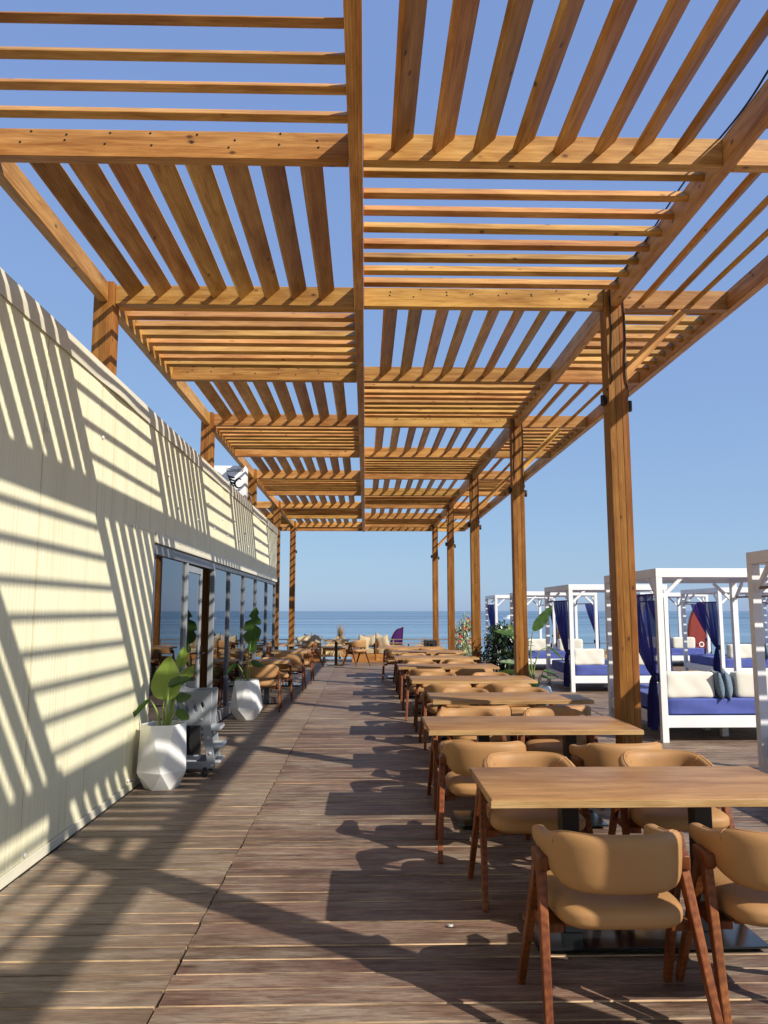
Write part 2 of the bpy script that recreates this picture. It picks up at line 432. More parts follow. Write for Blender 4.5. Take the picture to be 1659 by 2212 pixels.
# ------------------------------------------------------------------ deck
DX0, DX1, DY0, DY1 = -2.12, 19.0, -3.0, 26.7
PW = .143
_dm = boxmesh(DX1 + 9.02, DY1 - DY0, .184, 0); _dm.transform(Matrix.Translation(((DX1 - 8.98) / 2, (DY0 + DY1) / 2, -.128)))
deck = link('deck', _dm, 'interior_dark'); tag(deck, kind='structure')
seams = [DX0, -.86, 3.12, 7.15, 11.2, 15.1, DX1]
pm = {}
def plank_mesh(L, var):
    k = (round(L, 3), var)
    if k not in pm: 
        pm[k] = me = boxmesh(L - .004 - .004 * var, PW - .0085 - .003 * var, .03, .002)
        me.materials.append(M['deck']); me.materials.append(M['deckedge'])
        for f in me.polygons:
            if abs(f.normal.y) > .9: f.material_index = 1
    return pm[k]
bmj = bmesh.new(); count = 0
row = 0; y = DY0 + PW / 2
while y < DY1:
    for i in range(len(seams) - 1):
        x0, x1 = seams[i], seams[i + 1]; L = x1 - x0; cx = (x0 + x1) / 2; zz = -.015 + rnd.uniform(-.0022, .0022)
        tilt = rnd.uniform(-.010, .010)
        near = 2.6 < y < 14.5 and i < 3 and (i < 2 or y > 5.5) 
        if near and count < 298:
            o = link('plank', plank_mesh(L, rnd.choice((0, 1, 2))), 'deck', deck, (cx + rnd.uniform(-.004, .004) * (i > 0), y, zz), (tilt, 0, rnd.uniform(-.0006, .0006)))
            o.location.z -= 0; count += 1
        else:
            me = plank_mesh(L, rnd.choice((0, 1, 2)))
            n0 = len(bmj.verts); bmj.from_mesh(me); bmj.verts.ensure_lookup_table()
            mt = Matrix.Translation((cx, y, zz)) @ Matrix.Rotation(tilt, 4, 'X')
            for v in bmj.verts[n0:]: v.co = mt @ v.co
    y += PW
_pl = done(bmj, 'planks'); _pl.materials.append(M['deck']); _pl.materials.append(M['deckedge'])
o = link('planks', _pl, None, deck); tag(o, kind='stuff')
print('PLANKS', count)

# ------------------------------------------------------------------ pergola
XL, XC, XR, XO = -2.35, -.067, 2.26, 3.36      # left posts, middle beam, right posts, outer beam
YS = [-2.356 + 2.272 * i for i in range(13)] + [26.1]      # cross beams; index 3 is the first one in view
def zb(y): return 4.37 - .0022 * (y - 4.46)                 # underside of the cross beams
BH, BT, PT = .18, .08, .175
pg = thing('pergola', 'honey coloured wooden pergola with tilted slats in a checkerboard over the deck', 'pergola')
pmesh = {}
def pbar(name, a, b, w, h, roll=0, m='pine'):
    L = (Vector(b) - Vector(a)).length; k = (round(L, 2), w, h, m)
    if k not in pmesh: pmesh[k] = boxmesh(L, w, h, .004)
    return bar(name, a, b, w, h, m, pg, roll, .004, pmesh[k])
TILT = R(42); SW, ST = .158, .044
def panel(x0, x1, y0, y1, alongx):
    z = zb((y0 + y1) / 2) + BH - .062
    if alongx:
        n = max(1, round((y1 - y0) / .243) - 1)
        for k in range(n):
            y = y0 + (y1 - y0) * (k + 1) / (n + 1) + rnd.uniform(-.008, .008); t = rnd.uniform(-.03, .03)
            pbar('slat', (x0, y, z + rnd.uniform(-.006, .006)), (x1, y + rnd.uniform(-.006, .006), z + rnd.uniform(-.006, .006)), .133, .046, TILT + t)
    else:
        n = max(1, round((x1 - x0) / .248) - 1)
        for k in range(n):
            x = x0 + (x1 - x0) * (k + 1) / (n + 1) + rnd.uniform(-.008, .008); t = rnd.uniform(-.03, .03)
            pbar('slat', (x, y0, z + rnd.uniform(-.006, .006)), (x + rnd.uniform(-.006, .006), y1, z + rnd.uniform(-.006, .006)), SW, ST, -TILT + t)
posty = [i for i in range(0, 13) if i % 2 == 0]
hp, hb = PT / 2, BT / 2
def isp(i): return i % 2 == 0 and i < 13
# index parity: beams 0,2,4.. stand on posts (4 = second in view)
for i, y in enumerate(YS):
    z = zb(y) + BH / 2
    for a, b, pa, pb in ((XL, XC, hp, .045), (XC, XR, .045, hp), (XR, XO, hp, hb)):
        aa = a + (pa if (pa == .045 or isp(i)) else hb); bb = b - (pb if (pb in (.045, hb) or isp(i)) else hb)
        pbar('cross_beam', (aa, y, z), (bb, y, z), BT, BH)
    if i >= 10: pbar('cross_beam', (XL - 2.2, y, z), (XL - (hp if isp(i) else hb), y, z), BT, BH)
for x, nodes, bt, bh in ((XL, True, BT, BH), (XR, True, BT, BH), (XC, False, .085, .21), (XO, False, BT, BH)):
    if nodes:
        idx = [i for i in range(14) if isp(i)]
        for a, b in zip(idx, idx[1:]):
            ya, yb = YS[a] + hp, YS[b] - hp
            pbar('long_beam', (x, ya, zb(ya) + BH / 2), (x, yb, zb(yb) + BH / 2), bt, bh)
        pbar('long_beam', (x, YS[12] + hp, zb(24) + BH / 2), (x, YS[13] + hb, zb(25) + BH / 2), bt, bh)
    else:
        for a, b in ((0, 2), (2, 4), (4, 6), (6, 8), (8, 10), (10, 13)):
            ya, yb = YS[a] + .002, YS[b] - .002 + (hb if b == 13 else 0)
            dz = bh / 2 - (.02 if x == XC else 0)
            pbar('long_beam', (x, ya, zb(ya) + dz), (x, yb, zb(yb) + dz), bt, bh)
for i in range(13):
    y0, y1 = YS[i] + hb, YS[i + 1] - hb
    lx = i % 2 == 0            # left panel has slats across when even
    panel(XL + hb, XC - .045, y0, y1, lx)
    panel(XC + .045, XR - hb, y0, y1, not lx)
    panel(XR + hb, XO - hb, y0, y1, lx)
    if i >= 10: panel(XL - 2.2, XL - hb, y0, y1, not lx)
for i in range(0, 13, 2):
    y = YS[i]
    for x in (XL, XR):
        if i == 0 and x == XL: continue
        zt = zb(y) + BH + (.012 if x == XL else .006)
        
        k = 'post%.2f' % zt
        if k not in pmesh:
            bm = bmesh.new()                                   # three boards laminated side by side
            for j in range(3):
                n0 = len(bm.verts); bm.from_mesh(boxmesh(zt, PT - .004 * (j % 2), PT / 3 - .0008, .0025)); bm.verts.ensure_lookup_table()
                for v in bm.verts[n0:]: v.co.z += (j - 1) * PT / 3
            pmesh[k] = done(bm, 'post')
        link('post', pmesh[k], 'pine_post', pg, (x, y, zt / 2), (0, R(-90), 0))
        if x == XR:
            b0 = Vector((XR + hp - .01, y, zb(y) - .62)); b1 = Vector((XR + hp + .56, y, zb(y) - .02))
            pbar('brace', b0, b1, .07, .085)

_scr = lathe([(.007, 0), (.006, .004), (.003, .006)], 8)
for i, a, b in ((3, XL, XC), (4, XC, XR), (5, XL, XC), (6, XC, XR)):
    for k in range(8):
        for j in range(2):
            x = a + (b - a) * (k + 1) / 9 + rnd.uniform(-.04, .04) + .03 * j
            link('screw', _scr, 'screwhead' if j else 'ink', pg, (x, YS[i] - hb, zb(YS[i]) + .09 + .05 * j + rnd.uniform(-.02, .03)), (R(90), 0, 0))

# ------------------------------------------------------------------ lamps and cables on the posts
def spot(x, y, z, side, label, group):
    t = thing('post_spotlight', label, 'spotlight', (x, y, z), 0, group)
    link('housing', lathe([(.019, -.047), (.022, -.044), (.022, .044), (.019, .047)], 14), 'blackmatte', t, (side * .032, 0, 0))
    box('bracket', min(0, side * .02), max(0, side * .02), -.02, .02, -.025, .025, 'blackmatte', t, .002)
    link('lens', lathe([(.016, -.002), (.016, .002)], 12), 'acdark', t, (side * .032, 0, -.0495))
for i in (4, 6, 8, 10, 12):
    y = YS[i]; k = ORD[(12 - i) // 2]
    z = zb(y) - .95 if i != 4 else zb(y) - .86
    pl = '%s daybed-side post from the sea' % k
    spot(XR - hp, y - .02, z, -1, 'small black spotlight, aisle face of ' + pl, 'spotlights on the pergola posts')
    spot(XR + hp, y - .02, z - .05, 1, 'small black spotlight, outer face of ' + pl, 'spotlights on the pergola posts')
    for s, dz in ((-.055, 0), (.07, -.05)):
        zt = zb(y) + .1; xx = XR + s; yy = y - hp - .008
        pts = bez([(xx, yy, zt), (xx + .012, yy, zt - .35), (xx - .006, yy, z + .35 + dz), (xx + (.0 if s < 0 else .008), yy, z + .18 + dz), (XR + (-hp - .01 if s < 0 else hp + .01), yy + .03, z + .08 + dz)], 5)
        o = link('cable', tubemesh(pts, .006, 6), 'blackmatte')
        tag(o, 'thin black cable on %s, for the %s lamp' % (pl, 'aisle-face' if s < 0 else 'outer-face'), 'cable', 'cables on the pergola posts')
for i in (10, 12):
    y = YS[i]
    spot(XL + hp, y - .02, zb(y) - .55 - .25 * (i == 12), 1, 'small black spotlight, %s wooden post from the sea, building side' % ORD[(12 - i) // 2], 'spotlights on the pergola posts')
o = link('cable', tubemesh(bez([(XR - .055, YS[2] + 1.6, zb(4) + .2), (XR - .052, YS[3] - .3, zb(4) + .17), (XR - .05, YS[3] + .5, zb(4) + .21), (XR - .05, YS[3] + 1.3, zb(4) + .16), (XR - .05, YS[4] - .12, zb(4) + .16)], 8), .007, 6), 'blackmatte')
tag(o, 'black cable lying loosely along the top of the daybed side long beam', 'cable')

# ------------------------------------------------------------------ building
WX = -2.14
bd = thing('restaurant_building', 'cream metal panelled restaurant with a long grey framed glass front', 'building')
def panel_mesh(w, h):
    prof = []; n = max(1, round(w / .0531)); p = w / n
    for k in range(n):
        y = -w / 2 + k * p
        prof += [(0, y), (0, y + p - .012), (.0012, y + p - .009), (.0012, y + p - .003)]
    prof += [(0, w / 2), (-.1, w / 2), (-.1, -w / 2)]
    bm = bmesh.new(); lo = [bm.verts.new((x, y, -h / 2)) for x, y in prof]; hi = [bm.verts.new((x, y, h / 2)) for x, y in prof]
    m = len(prof)
    for k in range(m): bm.faces.new((lo[k], lo[(k + 1) % m], hi[(k + 1) % m], hi[k]))
    bm.faces.new(lo[::-1]); bm.faces.new(hi); bmesh.ops.recalc_face_normals(bm, faces=bm.faces)
    return done(bm, 'wall_panel')
def wpanel(y0, y1, z0, z1): link('wall_panel', panel_mesh(y1 - y0, z1 - z0), 'wall', bd, (WX, (y0 + y1) / 2, (z0 + z1) / 2))
WEND = 18.65
yy = 5.06 - 1.063 * 8
while yy < WEND - .1:
    y0, y1 = yy, min(yy + 1.063, WEND)
    z0 = 0.07 if y1 <= 7.95 else 2.40
    if y0 < 7.80 < y1:                                # the panel beside the opening
        wpanel(y0 + .004, 7.84, .07, 2.40)
        z0 = 2.40
    wpanel(y0 + .006, y1 - .006, z0 + .002, 3.47)
    for zz in ((.35, 3.2) if z0 < 1 else (2.9,)):
        pass
    yy += 1.063
box('seam_backing', WX - .13, WX - .1005, -3.4, 7.84, .05, 3.46, 'blackmatte', bd, 0)
box('seam_backing', WX - .13, WX - .1005, 7.84, 18.65, 2.4, 3.46, 'blackmatte', bd, 0)
# base flashing, roof fascia in slightly buckled lengths
for k in range(6):
    y0 = -3.4 + k * 1.87
    box('base_flashing', WX - .02, WX + .012, y0 + .002, y0 + 1.868, 0.0, .068, 'trim', bd, .003)
def fascia(y0, y1, seed):
    rr = random.Random(seed); bm = bmesh.new(); n = 14; rows = []
    a1, a2, ph = rr.uniform(.004, .022), rr.uniform(.0, .012), rr.uniform(0, 6)
    for i in range(n + 1):
        u = i / n; y = y0 + (y1 - y0) * u; bul = a1 * math.sin(math.pi * u) * (.6 + .4 * math.sin(5 * u + ph)) + a2 * math.sin(9 * u + ph) * math.sin(math.pi * u)
        prof = [(WX + .004 + .6 * bul, 3.455), (WX + .014 + bul * 1.2, 3.452), (WX + .022 + .5 * bul, 3.53), (WX + .016, 3.60), (WX - .02, 3.612), (WX - .18, 3.612), (WX - .18, 3.59), (WX - .02, 3.595), (WX + .008 + .3 * bul, 3.53)]
        rows.append([bm.verts.new((x, y, z)) for x, z in prof])
    m = len(rows[0])
    for a, b in zip(rows, rows[1:]):
        for k in range(m): bm.faces.new((a[k], a[(k + 1) % m], b[(k + 1) % m], b[k]))
    bm.faces.new(rows[0]); bm.faces.new(rows[-1][::-1])
    bmesh.ops.recalc_face_normals(bm, faces=bm.faces)
    return done(bm, 'fascia')
for k in range(12):
    y0 = -3.4 + k * 1.8375
    link('roof_fascia', fascia(y0 + .001, y0 + 1.8365, k), 'trim', bd)
def cap(y, z): link('screw_cap', _cap, 'white', bd, (WX + .004, y, z), (0, R(90), 0))
_cap = lathe([(.016, 0), (.016, .006), (.009, .012)], 10)
for k in range(0, 14):
    y = 5.06 + 1.063 * (k - 2)
    if y < 7.9:
        cap(y + .05, 3.02 if k % 2 else 2.83); cap(y + .06, .10)
    elif y < 18.2: cap(y + .04, 2.98 + .1 * (k % 2)); cap(y + .5, 2.78)
for dy in (0, .09, .18): cap(7.0 + dy, 2.40)
for k in range(12): cap(5.1 + k * 1.18, 3.49)
# wall end, back, roof
box('end_wall', -8.9, -7.3, 18.53, 18.65, 0, 3.46, 'wall', bd, 0)
box('end_wall', -7.298, WX - .14, 18.53, 18.65, 2.35, 3.46, 'wall', bd, 0)
box('end_wall', -7.298, WX - .14, 18.53, 18.65, 0, .75, 'wall', bd, 0)
box('end_window_pane', -7.298, WX - .14, 18.58, 18.59, .752, 2.348, 'glass', bd, 0)
for x in (-7.27, -5.55, -3.85, -2.31): box('end_window_mullion', x - .03, x + .03, 18.55, 18.63, .752, 2.348, 'alu', bd, .003)
box('back_wall', -9.0, -8.91, -3.4, 18.65, 0, 3.46, 'interior', bd, 0)
box('near_wall', -8.9, WX - .14, -3.4, -3.3, 0, 3.46, 'wall', bd, 0)
box('ceiling', -8.9, WX - .14, -3.29, 18.52, 2.62, 2.70, 'interior', bd, 0)
box('roof', -9.05, WX - .19, -3.4, 18.65, 3.48, 3.56, 'roof', bd, 0)
box('inner_wall', -8.9, WX - .14, 6.9, 7.0, 0, 2.61, 'interior', bd, 0)
# lintel flashing
y = 7.86
for k in range(6):
    y1 = min(y + 1.9, 18.65)
    box('lintel_flashing', WX - .03, WX + .016, y + .002, y1, 2.31, 2.425, 'trim', bd, .002); y = y1
_riv = lathe([(.006, 0), (.005, .005)], 6)
for k in range(36): link('rivet', _riv, 'strawdark', bd, (WX + .016, 7.95 + k * .295, 2.375), (0, R(90), 0))
# glazing
GX = WX - .045
box('window_head', GX - .035, GX + .035, 7.85, 11.12, 2.20, 2.305, 'alu', bd, .003)
box('window_head', GX - .030, GX + .030, 11.125, 18.61, 2.235, 2.305, 'alu', bd, .003)
box('window_sill', GX - .035, GX + .035, 7.85, 9.38, 0.0, .09, 'alulight', bd, .003)
box('window_sill', GX - .035, GX + .035, 11.125, 18.61, 0.0, .16, 'alulight', bd, .003)
box('window_sill', GX - .035, GX + .05, 9.44, 11.06, 0.0, .02, 'alu', bd, .002)
mul = [7.88, 9.41, 11.09, 12.36, 13.83, 15.37, 17.04, 18.58]
for k, y in enumerate(mul):
    w = .055 if k in (0, 1, 2) else .045
    box('mullion', GX - .034, GX + .034, y - w / 2, y + w / 2, .02 if k == 1 else .0, 2.20 if k < 3 else 2.235, 'alulight' if k in (1, 2) else 'alu', bd, .003)
for k in range(len(mul) - 1):
    if k == 1: continue
    z0, z1 = (.09, 2.20) if k == 0 else (.16, 2.235)
    box('pane', GX - .006, GX + .002, mul[k] + .028, mul[k + 1] - .028, z0 + .001, z1 - .001, 'glass', bd, 0)
# door leaf, swung in a little
def door(hinge, width, ang, sgn):
    d = bpy.data.objects.new('door', None); C.objects.link(d); d.parent = bd; d.location = (GX, hinge, 0); d.rotation_euler = (0, 0, ang)
    s = sgn
    for a, b, z0, z1 in ((.0, .07, .03, 2.18), (width - .07, width, .03, 2.18)):
        box('stile', -.022, .022, min(s * a, s * b), max(s * a, s * b), z0, z1, 'alulight', d, .003)
    for z0, z1 in ((.03, .13), (2.10, 2.18)):
        box('door_rail', -.020, .020, min(s * .07, s * (width - .07)), max(s * .07, s * (width - .07)), z0, z1, 'alulight', d, .002)
    box('pane', -.004, .004, min(s * .071, s * (width - .071)), max(s * .071, s * (width - .071)), .131, 2.099, 'glass', d, 0)
    yh = s * (width - .035)
    box('handle', .024, .034, yh - .02, yh + .02, .93, 1.17, 'black', d, .003)
    tube('lever', [(.034, yh, 1.07), (.075, yh, 1.07), (.08, yh - s * .03, 1.07), (.08, yh - s * .13, 1.07)], .009, 'black', d)
    return d
door(9.44, .95, R(1), 1)
# things inside
ic = thing('inner_counter', 'dark counter standing inside behind the glass', 'counter', (-5.4, 13.0, 0))
box('counter_body', -.35, .35, -2.6, 2.6, 0, 1.02, 'interior_dark', ic, .01); box('counter_top', -.42, .42, -2.65, 2.65, 1.022, 1.07, 'table', ic, .005)

# ------------------------------------------------------------------ air conditioner on the roof
ac = thing('air_conditioner', 'white outdoor air conditioner unit with round fan grille on the roof edge', 'air conditioner', (-2.78, 14.55, 3.59), 0)
box('casing', -.48, .48, 0, .36, .09, .79, 'acwhite', ac, .015, 2)
for x in (-.36, .36): box('foot', x - .03, x + .03, -.02, .38, 0, .088, 'black', ac, .003)
link('fan_well', lathe([(.27, -.004), (.27, .004)], 40), 'acdark', ac, (-.17, -.003, .44), (R(90), 0, 0))
for r in (.06, .11, .16, .21, .265):
    link('grille_ring', tubemesh([(r * math.cos(a), 0, r * math.sin(a)) for a in [k * math.pi / 20 for k in range(41)]], .005, 6), 'acwhite', ac, (-.17, -.016, .44))
for k in range(36):
    a = k * math.pi / 18
    p = [(r * math.cos(a + .7 * (r - .06) * 4), -.012, r * math.sin(a + .7 * (r - .06) * 4)) for r in (.06, .11, .16, .21, .27)]
    link('grille_vane', tubemesh(p, .0045, 5), 'acwhite', ac, (-.17, 0, .44))
link('hub', lathe([(.06, 0), (.055, .015)], 20), 'acwhite', ac, (-.17, -.01, .44), (R(90), 0, 0))
box('panel_edge', .125, .131, -.004, .002, .1, .78, 'trim', ac, 0)
link('brand_name', textmesh('Condor', .105), 'ink', ac, (.29, -.0035, .70), (R(90), 0, 0))
lg = bpy.data.objects.new('brand_logo', None); C.objects.link(lg); lg.parent = ac; lg.location = (.28, -.0035, .50)
def flat(name, pts, parent, m='ink'):
    bm = bmesh.new(); bm.faces.new([bm.verts.new((x, 0, z)) for x, z in pts]); bmesh.ops.solidify(bm, geom=list(bm.faces), thickness=.002)
    return link(name, done(bm, 'flat'), m, parent)
for k in range(4):
    x0 = -.15 + .02 * k; z0 = .14 - .055 * k
    flat('wing_stroke', [(x0, z0), (x0 + .05, z0 - .05), (x0 + .16 - .02 * k, z0 - .075), (x0 + .14 - .02 * k, z0 - .095), (x0 + .035, z0 - .082)], lg)
arc = [(.075 + .085 * math.cos(R(a)), -.05 + .10 * math.sin(R(a))) for a in range(50, 311, 20)]
arc2 = [(.085 + .062 * math.cos(R(a)), -.05 + .078 * math.sin(R(a))) for a in range(310, 49, -20)]
for j in range(len(arc) - 1):
    n = len(arc2) - 1; flat('letter_stroke', [arc[j], arc[j + 1], arc2[n - j - 1], arc2[n - j]], lg)
tube('pipe', bez([(.50, .25, .3), (.56, .2, .25), (.57, .15, .05), (.56, .1, -.02)], 5), .014, 'black', ac)

# ------------------------------------------------------------------ tables
def make_table(L, Wd, two=True, h=.75):
    t = thing('dining_table', '', 'table')
    me = boxmesh(L, Wd, .04, .006, 2); o = link('tabletop', me, 'table', t, (0, 0, h - .02))
    bb = .0035
    box('edge_band', -L / 2 - .004, L / 2 + .004, -Wd / 2 - .006, -Wd / 2 - .001, h - .037, h - .004, 'table_edge', t, .001)
    box('edge_band', -L / 2 - .004, L / 2 + .004, Wd / 2 + .001, Wd / 2 + .006, h - .037, h - .004, 'table_edge', t, .001)
    xs = (-.34, .34) if two else (0,)
    for x in xs:
        box('column', x - .045, x + .045, -.045, .045, .034, h - .052, 'black', t, .004)
        box('bracket', x - .16, x + .16, -.16, .16, h - .050, h - .041, 'black', t, .001)
    w, d = (.56, .22) if two else (.23, .23)
    box('base_plate', -w, w, -d, d, .022, .033, 'blackplate', t, .002)
    for sx in (-1, 1):
        for sy in (-1, 1): link('foot', lathe([(.018, 0), (.018, .021)], 10), 'blackmatte', t, (sx * (w - .05), sy * (d - .05), 0))
    return t

# ------------------------------------------------------------------ chairs (front towards +Y)
def back_mesh():
    """padded band sweeping round the back, its arms tapering forward; closed section swept along a U"""
    bm = bmesh.new(); N = 40; rings = []; K = 20
    path = []
    hw, dep, rc = .247, .34, .19
    for i in range(N + 1):
        s = i / N * 2 - 1                                  # -1 .. 1 from left arm to right arm
        # superellipse U
        a = R(90) * 1.0 * s
        ang = a * 1.28
        x = hw * math.copysign(abs(math.sin(min(abs(ang), R(90)))) ** .76, s)
        yb = -.245 * abs(math.cos(min(abs(ang), R(90)))) ** .76
        if abs(ang) > R(90): yb += (abs(ang) - R(90)) * .48
        path.append(Vector((x, yb, 0)))
    for i, p in enumerate(path):
        s = abs(i / N * 2 - 1)
        t = (path[min(i + 1, N)] - path[max(i - 1, 0)]).normalized(); nrm = Vector((t.y, -t.x, 0))   # outwards
        if nrm.dot(Vector((p.x, p.y - .1, 0))) < 0: nrm = -nrm
        k = max(0, (s - .40) / .60); k = k * k * (3 - 2 * k); k2 = max(0, (s - .22) / .5) ** 2
        zt = .752 - .062 * k - .004 * min(1, k2); zbm = .532 + .018 * min(1, k2) + .07 * k
        th = .039 - .008 * k
        if s > .955:
            e = (1 - s) / .045; q = math.sqrt(max(.02, 1 - (1 - e) ** 2)); mid = (zt + zbm) / 2 ; zt = mid + (zt - mid) * q; zbm = mid + (zbm - mid) * q; th *= q
        lean = .05
        ring = []
        for j in range(K):
            a = 2 * math.pi * j / K; cx, cz = math.cos(a), math.sin(a)
            ex = math.copysign(abs(cx) ** .75, cx); ez = math.copysign(abs(cz) ** .5, cz)
            z = (zt + zbm) / 2 + (zt - zbm) / 2 * ez
            ring.append(bm.verts.new(p + nrm * (th * ex + lean * (z - .64) ) + Vector((0, 0, z))))
        rings.append(ring)
    for a, b in zip(rings, rings[1:]):
        for k in range(K): bm.faces.new((a[k], a[(k + 1) % K], b[(k + 1) % K], b[k]))
    bm.faces.new(rings[0]); bm.faces.new(rings[-1])
    bmesh.ops.recalc_face_normals(bm, faces=bm.faces)
    seam = [[v.co.copy() for v in r] for r in rings]
    return done(bm, 'back', True), seam
def seat_mesh():
    bm = bmesh.new(); bmesh.ops.create_cube(bm, size=2); bmesh.ops.subdivide_edges(bm, edges=list(bm.edges), cuts=13, use_grid_fill=True)
    for v in bm.verts:
        c = v.co; r = (abs(c.x) ** 4.2 + abs(c.y) ** 4.2) ** (1 / 4.2); zz = c.z
        k = (abs(c.x) ** 5 + abs(c.y) ** 5 + abs(c.z) ** 3.2) ** (-1 / 4.4); q = c * min(1, k) if True else c
        wd = .262 + .014 * q.y
        dome = .018 * (1 - q.x * q.x) * (1 - q.y * q.y) if zz > 0 else 0
        v.co = (q.x * wd, q.y * .255, .437 + q.z * .05 + dome)
    return done(bm, 'seat', True)
def leg_mesh(a, b, w0, w1):
    """tapering square leg from a to b"""
    bm = bmesh.new(); a = Vector(a); b = Vector(b)
    q = (b - a).normalized(); s = Vector((1, 0, 0)); u = q.cross(s).normalized(); f = []
    for p, w in ((a, w0), (b, w1)):
        f.append([bm.verts.new(p + s * sx * w[0] / 2 + u * sy * w[1] / 2) for sx, sy in ((-1, -1), (1, -1), (1, 1), (-1, 1))])
    bm.faces.new(f[0][::-1]); bm.faces.new(f[1])
    for k in range(4): bm.faces.new((f[0][k], f[0][(k + 1) % 4], f[1][(k + 1) % 4], f[1][k]))
    bmesh.ops.recalc_face_normals(bm, faces=bm.faces)
    bmesh.ops.bevel(bm, geom=list(bm.edges), offset=.005, segments=2, affect='EDGES', profile=.5)
    return done(bm, 'leg')
def make_chair():
    t = thing('armchair', '', 'chair')
    bme, rings = back_mesh()
    back = link('backrest', bme, 'leather', t)
    top = []
    for r in rings[2:-2]:
        top.append(r[7] + Vector((0, 0, .001)))           # piping at the outer upper edge
    link('piping', tubemesh([max(r, key=lambda p: p.z - .001 * abs(p.x)) * 1.0 for r in rings[3:-3]], .0035, 5), 'seam', back)
    for i in (9, 31):
        loop = [p + (p - sum(rings[i], Vector()) / len(rings[i])).normalized() * .0008 for p in rings[i]] ; loop = loop[1:10] if True else loop
        link('stitched_seam', tubemesh(loop, .0022, 5), 'seam', back)
    link('seat', seat_mesh(), 'leather', t)
    box('seat_frame', -.215, .215, -.13, .16, .372, .392, 'chairwood', t, .004)
    for s in (-1, 1):
        X = s * .325; Xi = s * .292
        link('leg', leg_mesh((Xi, -.06, .59), (X, -.295, 0), (.037, .056), (.031, .036)), 'chairwood', t)
        link('leg', leg_mesh((Xi, -.01, .59), (X, .245, 0), (.037, .056), (.031, .036)), 'chairwood', t)
        hd = boxmesh(.044, .15, .06, .010, 3); link('arm_joint', hd, 'chairwood', t, (Xi - s * .002, -.035, .605))
        box('side_rail', min(s * .216, s * .300), max(s * .216, s * .300), -.115, .10, .345, .38, 'chairwood', t, .004)
    return t
chair0 = make_chair(); used = [0]
def put(x, y, rz, label, group):
    if not used[0]:
        used[0] = 1; chair0.location = (x, y, 0); chair0.rotation_euler = (0, 0, rz); tag(chair0, label, 'chair', group); return chair0
    return dup(chair0, (x, y, 0), rz, label, group)

t0 = make_table(1.585, .757)
TT = [(1.382, 4.08), (1.268, 6.19), (1.46, 8.08), (1.385, 10.24), (1.32, 12.65), (1.35, 15.02), (1.36, 17.1), (1.12, 19.2)]
TD = {0: 'nearest the building end', }
for i, (x, y) in enumerate(TT):
    k = ORD[7 - i]
    lab = 'long wooden dining table on two black columns, %s from the seaward end' % k
    if i == 0: t = t0; t.location = (x, y, 0); tag(t, lab, 'table', 'dining tables in the long row')
    else: t = dup(t0, (x, y, 0), R(rnd.uniform(-.6, .6)), lab, 'dining tables in the long row')
    for sx, sn in ((-1, 'aisle'), (1, 'daybed')):
        for sy, fn in ((-1, 'facing the sea'), (1, 'back to the sea')):
            cx = x + sx * .36 + rnd.uniform(-.03, .03) + (-.01 if i == 0 else 0)
            cy = y + sy * (.63 + rnd.uniform(-.04, .05)); rz = (0 if sy < 0 else math.pi) + R(rnd.uniform(-5, 5))
            if (i, sx, sy) == (0, -1, -1): cx, cy, rz = 1.015, 3.36, R(0)
            if (i, sx, sy) == (0, 1, -1): cx, cy, rz = 1.71, 3.36, R(-3)
            if (i, sx, sy) == (0, -1, 1): cx, cy, rz = .98, 4.66, R(181)
            if (i, sx, sy) == (0, 1, 1): cx, cy, rz = 1.82, 4.70, R(178)
            if (i, sx, sy) == (1, -1, -1): cx, cy, rz = .83, 5.50, R(-3)
            if (i, sx, sy) == (1, 1, -1): cx, cy, rz = 1.73, 5.42, R(4)
            put(cx, cy, rz, 'tan armchair %s, %s side of %s long table from seaward end' % (fn, sn, k), 'armchairs at the long row of tables')
s0 = make_table(.76, .75, False)
s0.location = (-1.74, 13.99, 0); tag(s0, 'small square wooden table against the glass front, nearer the potted plant', 'table')
dup(s0, (-1.64, 17.25, 0), 0, 'small square wooden table against the glass front, nearer the sea')
dup(s0, (-1.95, 20.6, 0), R(2), 'small square wooden table just beyond the corner of the cream building')
dup(s0, (-.88, 23.69, 0), R(0), 'small square table on one black column between two angled armchairs by the railing')
put(-1.72, 13.05, R(3), 'tan armchair facing the sea, right behind the potted plant by the glass', 'armchairs along the glass front')
put(-1.68, 14.60, R(184), 'tan armchair back to the sea, at the glass-front table nearer the potted plant', 'armchairs along the glass front')
put(-1.58, 16.35, R(-2), 'tan armchair facing the sea, at the glass-front table nearer the sea', 'armchairs along the glass front')
put(-1.52, 17.95, R(178), 'tan armchair back to the sea, at the glass-front table nearer the sea', 'armchairs along the glass front')
put(-1.60, 23.35, R(-62), 'tan armchair turned sideways by the railing, on the building side of the small table', 'armchairs at the small table by the railing')
put(-.28, 23.52, R(52), 'tan armchair turned sideways by the railing, next to the cream sofa', 'armchairs at the small table by the railing')
mb = thing('menu_holder', 'small black box sign standing on the dining table nearest the sea', 'menu holder', (1.62, 19.35, .752))
box('holder_box', -.16, .16, -.05, .05, 0, .15, 'blackmatte', mb, .006)
for k, q in enumerate(([(-.09, .015), (-.055, .015), (-.045, .07), (-.10, .075), (-.095, .05), (-.07, .05)], [(-.02, .012), (.055, .012), (.06, .05), (.03, .045), (.012, .065), (-.01, .04)])):
    o = flat('white_mark', q, mb, 'flagwhite'); o.location = (0, -.0525, 0)

